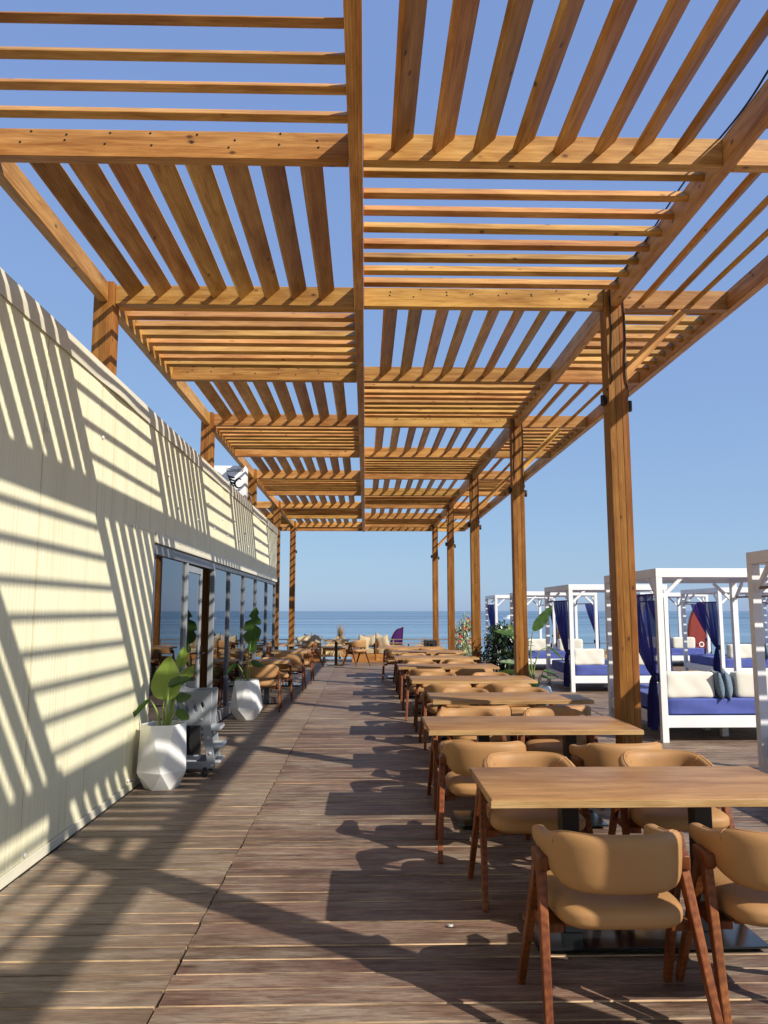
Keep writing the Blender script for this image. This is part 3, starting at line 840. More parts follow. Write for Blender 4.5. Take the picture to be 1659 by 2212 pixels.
# ------------------------------------------------------------------ planters and plants
def pot(name, label, x, y, rz, s=1.0):
    t = thing(name, label, 'planter', (x, y, 0), rz)
    bm = bmesh.new(); n = 6
    def ring(r, z, off): return [bm.verts.new((r * math.cos(2 * math.pi * (k + off) / n), r * math.sin(2 * math.pi * (k + off) / n), z)) for k in range(n)]
    a, b, c = ring(.155, 0, 0), ring(.25, .165, .5), ring(.205, .58, 0); d = ring(.190, .58, 0); e = ring(.19, .50, 0)
    for k in range(n):
        j = (k + 1) % n
        bm.faces.new((a[k], a[j], b[k])); bm.faces.new((a[j], b[j], b[k]))
        bm.faces.new((b[k], b[j], c[j])); bm.faces.new((b[k], c[j], c[k]))
        bm.faces.new((c[k], c[j], d[j], d[k])); bm.faces.new((d[k], d[j], e[j], e[k]))
    bm.faces.new(a[::-1]); 
    bmesh.ops.recalc_face_normals(bm, faces=bm.faces)
    bmesh.ops.scale(bm, vec=(s, s, s), verts=bm.verts)
    bmesh.ops.bevel(bm, geom=[e_ for e_ in bm.edges], offset=.003, segments=2, affect='EDGES', profile=.5)
    link('pot_shell', done(bm, 'pot'), 'whiteplastic', t)
    link('soil', lathe([(.183 * s, .49 * s), (.183 * s, .50 * s)], 6), 'soil', t)
    return t
def leafmesh(base, tip, width, side, curl=.0, fold=.25, droop=0.0, split=(), n=22, shape=.8):
    """a paddle leaf: base, tip in space; side = direction of its width; V-folded along the midrib, torn where split says"""
    base, tip, side = Vector(base), Vector(tip), Vector(side); ax = tip - base; L = ax.length; ax.normalize()
    side = (side - ax * side.dot(ax)).normalized(); nrm = side.cross(ax)
    bm = bmesh.new(); uvl = bm.loops.layers.uv.new('UVMap'); m = 6
    for sg in (-1, 1):
        rows = []
        for i in range(n + 1):
            u = i / n; w = width / 2 * (math.sin(math.pi * min(1, u ** shape * .985 + .012)) ** .72)
            for (s_, a, dpt) in split:
                if s_ == sg: w *= 1 - dpt * math.exp(-((u - a) / .035) ** 2)
            mid = base + ax * L * u + nrm * (-droop * L * u * u) 
            row = []
            for j in range(m + 1):
                v = j / m
                z = fold * v * w - curl * w * v * v + .012 * L * math.sin(u * 23 + sg) * v * v
                row.append((bm.verts.new(mid + side * sg * w * v * (1 - .25 * abs(fold) * v) + nrm * z - ax * v * w * .25), u, v))
            rows.append(row)
        for a, b in zip(rows, rows[1:]):
            for j in range(m):
                q = (a[j], a[j + 1], b[j + 1], b[j])
                f = bm.faces.new([x[0] for x in q])
                for l, x in zip(f.loops, q): l[uvl].uv = (x[1], x[2])
    return done(bm, 'leaf', True)
def plant(label, loc, leaves, cat='plant'):
    t = thing('bird_of_paradise_plant', label, cat, loc)
    for lf in leaves:
        st = bez(lf['stalk'], 6); link('stalk', tubemesh(st, [.013 - .007 * i / len(st) for i in range(len(st))], 7), 'stem', t)
        link('leaf', leafmesh(lf.get('base', lf['stalk'][-1]), lf['tip'], lf['w'], lf.get('side', (1, 0, 0)), lf.get('curl', 0), lf.get('fold', .25), lf.get('droop', 0), lf.get('split', ())), lf.get('m', 'leaf'), t)
    return t
P1 = (-1.882, 7.44)
pot('faceted_planter', 'white faceted planter with a broad pale green leaf, touching the cream wall', *P1, R(12))
plant('potted plant with one broad pale green leaf, next to the grey high chair', (P1[0], P1[1], .50), [
    dict(stalk=[(.01, -.02, 0), (.0, -.03, .2), (.01, -.03, .30)], tip=(.03, .02, .70), w=.30, side=(1, -.1, 0), m='leaflight', fold=.16, curl=.05),
    dict(stalk=[(-.02, 0, 0), (-.06, -.02, .18), (-.12, -.04, .30)], tip=(-.30, -.08, .06), w=.14, side=(.3, 1, .4), fold=.5, droop=-.1),
    dict(stalk=[(.02, -.03, 0), (.04, -.05, .25), (.05, -.07, .42)], tip=(.26, -.05, .50), w=.12, side=(0, -.5, 1), fold=.55),
    dict(stalk=[(.03, 0, 0), (.07, .02, .2), (.10, .02, .32)], tip=(.25, .0, .33), w=.12, side=(0, .6, 1), fold=.5),
    dict(stalk=[(.03, -.02, 0), (.08, -.03, .12), (.12, -.03, .2)], tip=(.27, -.10, .12), w=.11, side=(.2, .4, 1), fold=.45, droop=.15),
    dict(stalk=[(.02, .05, 0), (.06, .1, .4), (.10, .12, .58)], tip=(.13, .18, .78), w=.12, side=(1, .4, 0), m='leaflight', fold=.6),
    dict(stalk=[(.02, .04, 0), (.08, .10, .35), (.12, .12, .5)], tip=(.24, .14, .60), w=.13, side=(0, .4, 1), m='leaflight', fold=.5),
    dict(stalk=[(.02, -.05, 0), (.04, -.06, .06)], tip=(.12, -.1, .0), w=.05, side=(0, 1, .4), m='leaflight', fold=.6)])
P2 = (-1.80, 12.0)
pot('faceted_planter', 'white faceted planter with a dark torn leaf, in front of the glass front', *P2, R(40), 1.0)
plant('potted plant with a tall dark torn leaf, in front of the glass front', (P2[0], P2[1], .50), [
    dict(stalk=[(0, 0, 0), (.01, 0, .4), (.05, 0, .62)], tip=(.12, 0, 1.18), w=.32, side=(1, -.3, 0), fold=.18, split=((1, .55, .8), (-1, .7, .85), (1, .8, .6), (-1, .35, .5))),
    dict(stalk=[(0, .02, 0), (.0, .03, .35), (.03, .03, .5)], tip=(.10, .0, .72), w=.18, side=(1, .5, 0), fold=.5),
    dict(stalk=[(.02, 0, 0), (.04, 0, .25), (.06, -.02, .36)], tip=(.26, -.05, .30), w=.12, side=(0, .5, 1), fold=.5, droop=-.2),
    dict(stalk=[(-.02, 0, 0), (-.07, -.02, .2), (-.14, -.04, .32)], tip=(-.33, -.05, .18), w=.11, side=(0, .6, 1), fold=.5, droop=.2),
    dict(stalk=[(-.02, -.03, 0), (-.08, -.06, .08), (-.11, -.08, .12)], tip=(-.20, -.1, .02), w=.12, side=(.3, 1, .5), m='leaflight', fold=.4)])
# right-hand plant between the second post and the tables
P3 = (2.86, 13.2)
t = thing('round_planter', 'low round white planter holding large paddle leaves beside a wooden post', 'planter', (P3[0], P3[1], 0))
link('pot_shell', lathe([(.20, 0), (.28, .08), (.30, .24), (.26, .36), (.23, .37), (.23, .33), (.0, .33)], 28), 'whiteplastic', t)
plant('potted plant with large dark paddle leaves arching beside the daybeds', (P3[0], P3[1], .33), [
    dict(stalk=[(0, 0, 0), (-.05, 0, .5), (-.03, 0, .8), (.0, 0, .96)], tip=(.36, .05, 1.38), w=.20, side=(.8, 0, -.5), fold=.35),
    dict(stalk=[(.02, 0, 0), (.0, 0, .3), (.10, 0, .60), (.24, 0, .68)], tip=(.56, 0, .46), w=.15, side=(0, 1, .35), fold=-.45, droop=-.12),
    dict(stalk=[(-.02, 0, 0), (-.12, 0, .5), (-.28, 0, .88)], tip=(-.66, .1, .95), w=.20, side=(0, 1, .7), fold=.3),
    dict(stalk=[(-.02, .04, 0), (-.14, .1, .5), (-.27, .12, .80)], tip=(-.40, .12, 1.07), w=.14, side=(1, .3, .2), m='leaflight', fold=.35),
    dict(stalk=[(-.04, -.02, 0), (-.12, -.05, .25), (-.24, -.06, .40)], tip=(-.62, -.05, .44), w=.15, side=(0, 1, .7), fold=.4),
    dict(stalk=[(-.04, -.04, 0), (-.14, -.1, .15), (-.3, -.12, .27)], tip=(-.66, -.1, .26), w=.12, side=(0, .8, .8), m='leaflight', fold=.4),
    dict(stalk=[(.04, -.02, 0), (.08, -.05, .12), (.14, -.06, .28)], tip=(.42, -.05, .20), w=.15, side=(0, 1, .5), fold=-.4, droop=-.1),
    dict(stalk=[(.04, .0, 0), (.08, .05, .12), (.12, .06, .22)], tip=(.36, .1, .17), w=.11, side=(0, 1, .5), fold=.4)])

def bush(name, label, x, y, z0, rx, rz, n, leafm, size, trunk, seed, taper=0.0, tall=0, potm=None):
    """leafy shrub: branching stems with many leaf faces spread through the crown"""
    rr = random.Random(seed); t = thing(name, label, 'plant', (x, y, 0))
    bm = bmesh.new(); fl = []
    clumps = []
    for k in range(46):
        a = rr.uniform(0, 6.283); h = rr.random(); rad = rx * (1 - taper * h) * (1 - .55 * abs(2 * h - .85) ** 2.2) * math.sqrt(rr.uniform(.15, 1))
        clumps.append(Vector((rad * math.cos(a), rad * math.sin(a), z0 + rz * h)))
    if tall:
        for k in range(9): clumps.append(Vector((rr.uniform(-.06, .06) + .12, rr.uniform(-.08, .08), z0 + rz * (.95 + tall * k / 9))))
    for i in range(n):
        c = rr.choice(clumps); s = .13 * rx / .4
        p = c + Vector((rr.gauss(0, s), rr.gauss(0, s), rr.gauss(0, s * .8)))
        d = Vector((p.x * 1.2, p.y * 1.2, rr.uniform(-.75, .2))) + Vector((rr.uniform(-.3, .3), rr.uniform(-.3, .3), 0)); d.normalize()
        sd = d.cross(Vector((rr.uniform(-.4, .4), rr.uniform(-.4, .4), 1))).normalized(); up = sd.cross(d)
        L = size * rr.uniform(.7, 1.25); w = L * .24
        v = [bm.verts.new(q) for q in (p, p + d * L * .4 + sd * w + up * w * .35, p + d * L - up * L * .12, p + d * L * .4 - sd * w + up * w * .35, p + d * L * .45)]
        bm.faces.new((v[0], v[1], v[4])); bm.faces.new((v[1], v[2], v[4])); bm.faces.new((v[2], v[3], v[4])); bm.faces.new((v[3], v[0], v[4]))
    me = done(bm, 'leaves'); o = link('leaves', me, leafm, t); tag(o, kind='stuff')
    for c in clumps[::3]:
        st = bez([(0, 0, trunk), (c.x * .3, c.y * .3, trunk + (c.z - trunk) * .5), c], 5)
        link('branch', tubemesh(st, [.012 - .008 * i / len(st) for i in range(len(st))], 5), 'bark', t)
    return t, clumps
P4 = (2.66, 15.1)
t = thing('metal_planter', 'square galvanised planter under the dark leafy shrub', 'planter', (P4[0], P4[1], 0))
box('pot_shell', -.24, .24, -.24, .24, 0, .42, 'galv', t, .006); box('soil', -.225, .225, -.225, .225, .421, .425, 'soil', t, 0)
bush('ficus_shrub', 'dark green glossy leafy shrub in a metal planter behind the tables', P4[0], P4[1], .58, .33, .64, 1500, 'leafdark', .11, .42, 5)
P5 = (2.70, 21.4)
t = thing('white_planter', 'plain white planter under the flowering bush', 'planter', (P5[0], P5[1], 0))
link('pot_shell', lathe([(.2, 0), (.25, .38), (.23, .38), (.0, .35)], 20), 'whiteplastic', t)
t, cl = bush('flowering_bush', 'pale variegated bush with red flowers between two wooden posts', P5[0], P5[1], .42, .36, .72, 1500, 'leafpale', .10, .36, 9, .45, .42)
rr = random.Random(3)
for k in range(16):
    c = rr.choice(cl); p = c + Vector((rr.uniform(-.08, .08), -abs(rr.gauss(.1, .06)), rr.uniform(-.05, .1)))
    bm = bmesh.new()
    for j in range(5):
        a = j * 1.257; d = Vector((math.cos(a), -.5, math.sin(a))).normalized(); s_ = Vector((-math.sin(a), 0, math.cos(a)))
        v = [bm.verts.new(q) for q in ((0, 0, 0), d * .03 + s_ * .022, d * .055, d * .03 - s_ * .022)]; bm.faces.new(v)
    link('flower', done(bm, 'flower'), 'flower', t, p)

# ------------------------------------------------------------------ high chair (folded grey plastic, on castors)
hc = thing('high_chair', 'grey plastic child high chair with steps behind the white planter', 'high chair', (-1.985, 7.88, 0), R(2))
hc.scale = (1, 1, .94)
def rrect(x, z, w, h, ang=0, n=5):
    out = []; r = w / 2
    for s, a0 in ((1, 0), (-1, 180)):
        for k in range(n + 1):
            a = R(a0 + 180 * k / n); out.append((r * math.cos(a), s * (h / 2 - r) + r * math.sin(a)))
    ca, sa = math.cos(ang), math.sin(ang)
    return [(x + px * ca - pz * sa, z + px * sa + pz * ca) for px, pz in out]
outer = [(-.06, .60), (-.08, .70), (-.03, .80), (.02, .86), (.07, .93), (.12, .90), (.20, .875), (.49, .885), (.50, .86), (.475, .60), (.50, .50), (.56, .12), (.55, .09), (-.04, .085), (-.06, .10), (-.055, .16), (.44, .17), (.455, .20), (.41, .50), (.39, .535), (.06, .53), (.02, .50), (-.04, .17), (-.10, .17), (-.06, .45)]
# the side as one outline: upper body, two legs, foot rail
side_o = [(-.10, .085), (.56, .085), (.565, .12), (.50, .55), (.515, .86), (.50, .885), (.20, .87), (.14, .89), (.09, .96), (.05, .95), (.03, .86), (.0, .80), (-.01, .70), (.015, .60), (-.03, .45)]
hole = [(-.04, .155), (.455, .155), (.47, .17), (.415, .50), (.395, .525), (.085, .525), (.06, .50)]
slots = [rrect(.13 + .095 * k, .73 - .003 * k, .035, .13 if k != 3 else .1, R(22)) for k in range(4)]
sm = extrude_poly([(x * .9, z) for x, z in side_o], .035, [[(x * .9, z) for x, z in h_] for h_ in [hole] + slots])
for yy in (0.0, .36):
    o = link('side_panel', sm, 'plasticgrey', hc, (0, yy, 0))
    for x, z in ((.055, .66), (.15, .585), (.36, .59), (.435, .40), (.455, .24), (.48, .115)):
        link('bolt_cap', _bolt if '_bolt' in globals() else lathe([(.017, 0), (.017, .004), (.010, .009)], 12), 'plasticlight', o, (x, -.0175, z), (R(90), 0, 0)); _bolt = o.children[-1].data
for x, z in ((.47, .48), (.495, .30)):
    link('step', boxmesh(.13, .32, .035, .012, 3), 'plasticlight', hc, (x + .01, .18, z))
link('step', boxmesh(.07, .32, .03, .01, 3), 'plasticlight', hc, (.515, .18, .14))
link('seat', boxmesh(.26, .32, .03, .01, 2), 'plasticgrey', hc, (.25, .18, .62)); link('seat_back', boxmesh(.03, .32, .34, .01, 2), 'plasticgrey', hc, (.05, .18, .76), (0, R(-10), 0))
link('foot_board', boxmesh(.22, .32, .025, .008, 2), 'plasticlight', hc, (.2, .18, .14))
for x in (.0, .41):
    for yy in (0, .36):
        box('castor_fork', x - .02, x + .02, yy - .025, yy - .005, .03, .10, 'black', hc, .003)
        link('castor', lathe([(.02, -.012), (.03, -.008), (.03, .008), (.02, .012)], 16), 'black', hc, (x, yy - .015, .031), (R(90), 0, 0))
sb = thing('menu_board', 'black menu board leaning at the glass behind the high chair', 'board', (-2.0, 8.55, 0), R(0))
box('board_face', 0, .24, -.02, .02, .0, .60, 'blackmatte', sb, .006)
link('lettering', textmesh('SG', .08), 'greywood', sb, (.06, -.0225, .42), (R(90), R(90), 0))

# ------------------------------------------------------------------ daybeds
def curtain_mesh(span, ztop, ztie, zbot, seed, n=44, m=26):
    """gathered cloth: hangs from a rod along +Y from y=0 (post), drawn to the post at ztie, tail below"""
    rr = random.Random(seed); ph = rr.uniform(0, 6); bm = bmesh.new(); g = []
    for j in range(m + 1):
        v = j / m; z = ztop + (zbot - ztop) * v; row = []
        vt = (ztop - ztie) / (ztop - zbot)
        if v < vt:
            k = v / vt; w = span * (1 - k ** 1.25) + .09 * k ** 1.25; amp = .018 + .012 * math.sin(math.pi * k); slack = .07 * math.sin(math.pi * k) ** 2
        else:
            k = (v - vt) / (1 - vt); w = .09 + .13 * math.sin(min(1, k * 1.4) * math.pi / 2) ; amp = .02 + .015 * k; slack = 0
        if abs(v - vt) < .02: w = .075; amp = .012
        for i in range(n + 1):
            u = i / n
            x = amp * math.sin(u * 30 + ph + .5 * math.sin(3 * v)) + .4 * amp * math.sin(u * 71 + ph)
            row.append(bm.verts.new((x - .03, w * u - slack * u * .4 - .03, z + (.03 * math.sin(u * 9 + ph) * max(0, v - .9) * 10 if v > .9 else 0))))
        g.append(row)
    for a, b in zip(g, g[1:]):
        for i in range(n): bm.faces.new((a[i], a[i + 1], b[i + 1], b[i]))
    return done(bm, 'curtain', True)
BW, BD, BHt = 1.95, 2.05, 2.16
def beam_(name, a, b, w, h, parent): return bar(name, a, b, w, h, 'bedwhite', parent)
def make_bed():
    t = thing('daybed', '', 'daybed'); p = .082
    for x in (0, BW):
        for y in (0, BD): box('post', x - p / 2, x + p / 2, y - p / 2, y + p / 2, 0, BHt - .115, 'bedwhite', t, .004)
    for y in (0, BD): box('top_beam', -p / 2, BW + p / 2, y - p / 2, y + p / 2, BHt - .114, BHt, 'bedwhite', t, .004)
    for x in (0, BW): box('top_beam', x - p / 2, x + p / 2, p / 2 + .001, BD - p / 2 - .001, BHt - .113, BHt - .001, 'bedwhite', t, .004)
    n = 11
    for k in range(n):
        y = .12 + (BD - .24) * k / (n - 1)
        box('roof_slat', .05, BW - .05, y - .068, y + .068, BHt - .045, BHt - .022, 'bedwhite', t, .003)
    for x in (0, BW):
        box('rod_bracket', x - .015, x + .015, -.02, .02, 1.84, 1.88, 'bedwhite', t, .002) if False else None
        link('curtain_rod', tubemesh([(x, .05, 1.83), (x, BD - .05, 1.83)], .014, 8), 'greywood', t)
    for x in (0, BW):
        for y, s in ((0, 1), (BD, -1)):
            bar('brace', (x, y + s * .05, BHt - .36), (x, y + s * .30, BHt - .12), .035, .045, 'bedwhite', t)
            sx = 1 if x == 0 else -1
            bar('brace', (x + sx * .05, y, BHt - .36), (x + sx * .30, y, BHt - .12), .035, .045, 'bedwhite', t)
    for y in (0, BD): box('rail', p / 2 + .001, BW - p / 2 - .001, y - .02, y + .02, .18, .325, 'bedwhite', t, .004)
    for x in (0, BW): box('rail', x - .02, x + .02, p / 2 + .001, BD - p / 2 - .001, .18, .325, 'bedwhite', t, .004)
    box('slat_base', .03, BW - .03, .03, BD - .03, .25, .30, 'bedwhite', t, 0)
    box('centre_leg', BW / 2 - .04, BW / 2 + .04, BD / 2 - .04, BD / 2 + .04, 0, .249, 'bedwhite', t, 0)
    box('centre_leg', BW / 2 - .04, BW / 2 + .04, .45, .53, 0, .249, 'bedwhite', t, 0)
    return t
mattm = cushmesh(BW - .08, BD - .05, .21, .10, 20, .006, 3)
curt = [curtain_mesh(1.2, 1.84, .78, .10, 1), curtain_mesh(1.3, 1.84, .80, .16, 4), curtain_mesh(1.05, 1.84, .76, .12, 8)]
cush = [cushmesh(.62, .20, .33, .22, 12, .006, 5), cushmesh(.66, .20, .33, .22, 12, .006, 6)]
pil = [pillowmesh(.36, .36, .13, 1), pillowmesh(.34, .36, .12, 2)]
bed0 = make_bed(); bedn = [0]
def bed(x, y, where, pillows, cushx=((.37, 0), (1.25, 1)), right=True, left=True):
    g = 'white canopy daybeds'
    lab = 'white canopy daybed with blue mattress, ' + where
    if not bedn[0]: b = bed0; b.location = (x, y, 0); tag(b, lab, 'daybed', g)
    else: b = dup(bed0, (x, y, 0), 0, lab, g)
    k = bedn[0]; bedn[0] += 1
    o = link('mattress', mattm, 'blue', None, (x + BW / 2, y + BD / 2, .43)); tag(o, 'royal blue mattress on the daybed ' + where, 'mattress', 'blue mattresses')
    for j, (cx, v) in enumerate(cushx):
        o = link('back_cushion', cush[v], 'cream', None, (x + cx, y + .15, .69), (R(rnd.uniform(-5, 0)), 0, R(rnd.uniform(-2, 2))))
        tag(o, 'cream backrest cushion, %s one on the daybed %s' % ('aisle-side' if j == 0 else 'far-side', where), 'cushion', 'cream backrest cushions')
    for px, pm_, c, r, v in pillows:
        o = link('pillow', pil[v], pm_, None, (x + px, y + .15, .70), (R(-8), R(rnd.uniform(-8, 8)), R(r)))
        tag(o, '%s scatter pillow on the daybed %s' % (c, where), 'pillow', 'scatter pillows on daybeds')
    for side, on in ((0, left), (1, right)):
        if not on: continue
        o = link('curtain', curt[(k + side) % 3], 'curtain', None, (x + side * BW - .052 * (1 if side == 0 else -1), y + .06, 0), (0, 0, 0))
        if side: o.scale.x = -1
        tag(o, 'blue tied curtain, %s side of daybed %s' % ('aisle' if side == 0 else 'outer', where), 'curtain', 'blue daybed curtains')
        tb = link('tie_band', _tie if '_tie' in globals() else cushmesh(.15, .16, .11, .5, 8), 'curtain', o, (.03, .0, curt[(k + side) % 3]['zt'] if False else .79)); globals()['_tie'] = tb.data
G2 = [(.93, 'bluegrey', 'blue-grey', 78, 0), (1.04, 'bluegrey', 'second blue-grey', 84, 1)]
bed(3.58, 4.98, 'farthest from the sea', [], ())
bed(3.73, 9.76, 'with two blue-grey pillows', [(.76, 'bluegrey', 'upright blue-grey', 80, 0), (.88, 'bluegrey', 'leaning blue-grey', 70, 1)], ((.38, 0), (1.30, 1)))
bed(4.18, 15.7, 'behind the paddle leaved plant', [])
bed(4.42, 21.3, 'second from the sea, aisle row', [])
bed(4.42, 26.9 - 3.0 + 2.2, 'closest to the sea, aisle row', [], ((.4, 0),))
bed(8.2, 17.75, 'with a red and a grey pillow', [(.93, 'redfab', 'red', 74, 0), (1.08, 'bluegrey', 'blue-grey', 80, 1)], ((.52, 0), (1.5, 1)), )
bed(8.15, 22.7, 'with one red pillow', [(.72, 'redfab', 'tilted red', 30, 0)], ((.35, 0), (1.25, 1)))
bed(12.0, 21.0, 'in the outermost row', [])

# ------------------------------------------------------------------ sofas, low table, railing at the end
def sofa(x, y, w, label, rz=0, back=True):
    t = thing('wooden_sofa', label, 'sofa', (x, y, 0), rz)
    box('base', 0, w, 0, .8, .02, .26, 'sofawood', t, .006)
    box('base_board', -.004, w + .004, -.022, -.002, .0, .05, 'sofawood', t, .003)
    link('seat_cushion', cushmesh(w - .04, .76, .17, .16, 10, .006, int(w * 100)), 'creamsofa', t, (w / 2, .40, .345))
    for xx in (.03, w - .03): box('back_post', xx - .025, xx + .025, .73, .79, .262, .55, 'sofawood', t, .003)
    return t
sofa(-.42, 24.95, .76, 'low wooden sofa seat with cream cushion beside the tilted armchair', 0)
sofa(.36, 24.95, 1.1, 'low wooden sofa seat with cream cushion closest to the purple flag', 0)
sofa(-2.2, 24.95, .76, 'low wooden sofa in the corner by the building-side end post', 0)
box_ = box('sofa_arm', .335, .357, 24.93, 25.75, 0, .62, 'sofawood', None, .003); tag(box_, 'upright wooden divider between the two cream cushioned sofa seats', 'divider')
pl = [(-.05, 25.35, .62, 'creamsofa', 'plump cream pillow standing on the sofa seat beside the armchair', 12), (.13, 25.5, .64, 'striped', 'striped cream pillow behind the plump one on the sofa seat', -18),
      (.58, 25.35, .62, 'creamsofa', 'plump cream pillow on the sofa seat closest to the purple flag', -14), (.46, 25.55, .66, 'striped', 'striped cream pillow on the sofa seat closest to the purple flag', 10),
      (-2.02, 25.4, .62, 'creamsofa', 'cream pillow on the corner sofa by the end post', 15), (-1.86, 25.5, .64, 'striped', 'striped pillow on the corner sofa, propped beside the end post', -12), (-1.62, 25.5, .66, 'striped', 'striped pillow at the arm end of the corner sofa', 25)]
for x, y, z, m, lab, r in pl:
    tag(link('pillow', pillowmesh(.42, .42, .18, int(x * 50) + 60), m, None, (x, y, z), (R(-14), R(rnd.uniform(-28, 28)), R(r))), lab, 'pillow', 'pillows on the wooden sofas')
lt = thing('low_table', 'low wooden coffee table on four square legs by the railing', 'table', (-1.0, 25.35, 0))
box('tabletop', -.42, .42, -.3, .3, .44, .48, 'greywood', lt, .004); box('apron', -.36, .36, -.26, .26, .36, .439, 'sofawood', lt, .003)
for sx in (-1, 1):
    for sy in (-1, 1): box('leg', sx * .33 - .035, sx * .33 + .035, sy * .23 - .035, sy * .23 + .035, 0, .359, 'sofawood', lt, .003)
rl = thing('railing', 'thin wooden post and rail fence along the seaward deck edge', 'railing', (0, 26.3, 0))
for x in (-8, -6.2, -4.4, -2.6, -1.62, .95, 2.5, 4.3, 6.1): box('rail_post', x - .025, x + .025, -.025, .025, -.03, .655, 'greywood', rl, .003)
for z in (.67, .55): box('rail', -8.2, 6.2, -.03, .03, z - .014, z + .014, 'greywood', rl, .003)

# ------------------------------------------------------------------ beach: thatched parasols, flags, boat, rope
def parasol(x, y, ztop, r, label, seed, tuft=.8, lean=0):
    rr = random.Random(seed); zg = sandz(x, y); t = thing('thatched_parasol', label, 'parasol', (x, y, zg), 0, 'thatched parasols on the beach')
    zt = ztop - zg; zr = zt - tuft
    link('pole', tubemesh([(0, 0, -.1), (0, 0, zr)], .05, 10), 'bark', t)
    link('thatch_core', lathe([(r * .93, zr - .62), (r * .5, zr - .30), (.05, zr + .02)], 24), 'strawdark', t)
    def strands(n, f, nm, m):
        bm = bmesh.new()
        for i in range(n):
            a, b, c, w = f(rr); d = (c - a); s = d.cross(Vector((rr.uniform(-1, 1), rr.uniform(-1, 1), .3))).normalized() * w
            v = [bm.verts.new(q) for q in (a - s, a + s, b + s * .7, b - s * .7, c)]
            bm.faces.new(v[:4]); bm.faces.new((v[3], v[2], v[4]))
        o = link(nm, done(bm, nm), m, t); tag(o, kind='stuff')
    def roofst(q):
        a = q.uniform(0, 6.283); k = q.random(); r0 = r * k * .8; L = q.uniform(.25, .5)
        z = zr - .62 * k * .85 + .04; ca, sa = math.cos(a), math.sin(a)
        p = Vector((r0 * ca, r0 * sa, z)); e = Vector(((r0 + L) * ca + q.uniform(-.06, .06), (r0 + L) * sa + q.uniform(-.06, .06), z - L * .55 + q.uniform(-.05, .06)))
        return p, p.lerp(e, .6) + Vector((0, 0, .02)), e, q.uniform(.006, .014)
    def tuftst(q):
        a = q.uniform(0, 6.283); k = q.random(); ca, sa = math.cos(a), math.sin(a)
        p = Vector((.05 * ca, .05 * sa, zr - .05 + tuft * .4 * k * .6)); e = Vector((q.gauss(lean, .07) * (1 + k), q.gauss(0, .07), zr + tuft * q.uniform(.45, 1.0)))
        return p, p.lerp(e, .5) + Vector((.05 * ca * (1 - k), .05 * sa, 0)), e, q.uniform(.005, .011)
    def skirt(q):
        a = q.uniform(0, 6.283); ca, sa = math.cos(a), math.sin(a); L = q.uniform(.12, .4)
        p = Vector((.04 * ca, .04 * sa, zr + .08)); e = p + Vector((L * ca, L * sa, -L * .8 + .08))
        return p, p.lerp(e, .55) + Vector((0, 0, .05)), e, q.uniform(.005, .01)
    strands(900, roofst, 'thatch', 'sandstuff'); strands(130, tuftst, 'tuft', 'strawdark'); strands(150, skirt, 'tuft_skirt', 'sandstuff')
parasol(-1.0, 31.0, 1.19, 1.35, 'thatched straw parasol whose tall tuft rises behind the sofa beside the armchair', 1, .68, .02)
parasol(2.9, 38.0, .38, 1.4, 'thatched straw parasol just beyond the purple flag', 2, .38)
parasol(8.2, 33.0, 1.25, 1.5, 'thatched straw parasol with a bent tuft behind the daybed curtains', 3, .95, .05)
parasol(-6.6, 34.0, .9, 1.4, 'thatched straw parasol behind the corner of the building', 4, .6)
parasol(15.2, 39.0, .52, 1.5, 'thatched straw parasol behind the daybed with one red pillow', 5, .55, .12)
parasol(19.0, 34.0, -.1, 1.5, 'thatched straw parasol with a short tuft beyond the outermost daybeds', 6, .4)
parasol(10.3, 33.0, .05, 1.2, 'thatched straw parasol with a low roof between the daybed rows', 7, .15)
parasol(13.3, 37.0, .4, 1.5, 'thatched straw parasol beside the red flag', 11, .3)
parasol(-16.0, 38.0, .9, 1.4, 'thatched straw parasol farthest along the beach past the building', 8, .6)

def flag(x, y, z0, z1, w, m, label, rz, extra):
    zg = sandz(x, y); t = thing('feather_flag', label, 'flag', (x, y, zg), rz, None)
    H0, H1 = z0 - zg, z1 - zg
    tube('pole', [(0, 0, -.1), (.01, 0, H0)] + [(w * (.02 + .95 * (1 - math.sqrt(max(0, 1 - max(0, (u_ / 16 - .45) / .55) ** 2)))) - .012, 0, H0 + (H1 - H0) * u_ / 16) for u_ in range(1, 17)], .015, 'alu', t)
    bm = bmesh.new(); n = 18; L = []; Rr = []
    for i in range(n + 1):
        u = i / n; z = H0 + (H1 - H0) * u; q_ = max(0, (u - .45) / .55); xl = w * (.02 + .95 * (1 - math.sqrt(max(0, 1 - q_ * q_)))); xr = w * (.78 + .22 * u)
        ya = .03 * math.sin(u * 5); L.append((xl, ya, z)); Rr.append((max(xl + .004, xr), ya + .04 * math.sin(u * 7 + 1), z))
    m_ = 6; rows = [[bm.verts.new(Vector(a).lerp(Vector(b), j / m_)) for j in range(m_ + 1)] for a, b in zip(L, Rr)]
    for a, b in zip(rows, rows[1:]):
        for j in range(m_): bm.faces.new((a[j], a[j + 1], b[j + 1], b[j]))
    bmesh.ops.solidify(bm, geom=list(bm.faces), thickness=.004)
    link('cloth', done(bm, 'cloth', True), m, t); extra(t, H0, H1, w); return t
def ex_purple(t, a, b, w):
    o = flat('red_mark', [(-.13, .12), (-.01, .04), (.13, .12), (.13, .0), (-.10, -.02), (-.13, .02)], t, 'redflag'); o.location = (w * .55, -.058, 1.45)
    link('lettering', textmesh('e', .42), 'flagwhite', t, (w * .52, -.058, .78 + .62 - .2), (R(90), R(-8), 0))
    o = flat('white_mark', [(w * .62, 0), (w * .80, .01), (w * .80, -.12), (w * .74, -.1)], t, 'flagwhite'); o.location = (0, -.058, 1.38)
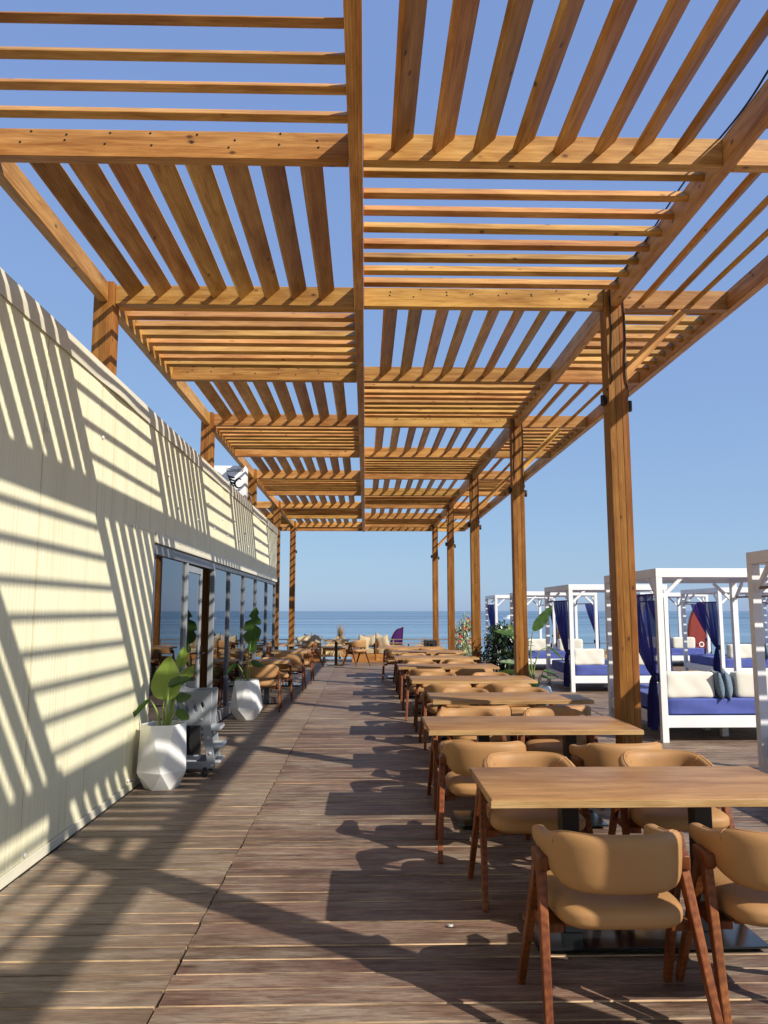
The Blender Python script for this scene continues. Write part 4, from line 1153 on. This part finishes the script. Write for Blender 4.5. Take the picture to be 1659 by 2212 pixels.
flag(.86, 28.0, -.6, 1.06, .52, 'purple', 'purple feather flag with white lettering on the beach behind the sofas', 0, ex_purple)
def ex_red(t, a, b, w):
    link('lettering', textmesh('ou', .42), 'flagwhite', t, (w * .60, -.058, a + (b - a) * .30), (R(90), R(98), 0))
flag(12.1, 29.0, -.5, 2.08, .88, 'redflag', 'red feather flag with white lettering on the beach behind the daybeds', 0, ex_red)

def boat():
    t = thing('motor_boat', 'small white motor boat out on the water', 'boat', (66, 356, SEA), R(8))
    bm = bmesh.new(); rows = []
    for i in range(13):
        u = i / 12; x = -2.6 + 5.2 * u; w = 1.0 * (1 - max(0, (1 - u * 2.2)) ** 2) if u < .45 else 1.0
        zt = .75 + .35 * (1 - u) ** 1.5; rows.append([bm.verts.new(p) for p in ((x, -w, zt), (x + .15 * (1 - u), -w * .75, -.1), (x + .25 * (1 - u), 0, -.3), (x + .15 * (1 - u), w * .75, -.1), (x, w, zt))])
    for a, b in zip(rows, rows[1:]):
        for k in range(4): bm.faces.new((a[k], a[k + 1], b[k + 1], b[k]))
        bm.faces.new((a[4], a[0], b[0], b[4]))
    bm.faces.new(rows[-1]); bmesh.ops.recalc_face_normals(bm, faces=bm.faces)
    link('hull', done(bm, 'hull', False), 'hull', t)
    link('cabin', boxmesh(1.9, 1.3, .7, .12, 2), 'hull', t, (.1, 0, 1.15)); link('windscreen', boxmesh(1.2, 1.32, .3, .05), 'interior_dark', t, (.0, 0, 1.2))
    link('fly_bridge', boxmesh(.9, 1.0, .35, .08, 2), 'hull', t, (.4, 0, 1.66)); tube('mast', [(.6, 0, 1.7), (.7, 0, 2.6)], .04, 'hull', t)
boat()
rp = link('rope', tubemesh(bez([(13.6, 30, -.45), (15, 31, -.3), (17.5, 32, .1), (21, 33.2, .55)], 6), .03, 6), 'rope'); tag(rp, 'pale slack rope strung above the beach behind the daybeds', 'rope')
by = link('buoy_line', tubemesh([(24 + i * 2, 87 + .5 * math.sin(i), SEA + .03) for i in range(40)], .04, 5), 'bark'); tag(by, 'dark line of swimming buoys floating off the shore', 'buoy line')

# crumpled clear wrapper on the boards
bm = bmesh.new(); bmesh.ops.create_icosphere(bm, subdivisions=2, radius=.012)
rr = random.Random(5)
for v in bm.verts: v.co = Vector((v.co.x * 1.3, v.co.y, v.co.z * .55)) * rr.uniform(.6, 1.25)
lo = min(v.co.z for v in bm.verts)
for v in bm.verts: v.co.z -= lo
tag(link('plastic_wrapper', done(bm, 'wrapper'), 'wrapper', None, (0.443, 4.207, .002)), 'small crumpled clear plastic wrapper lying on the deck boards', 'litter')
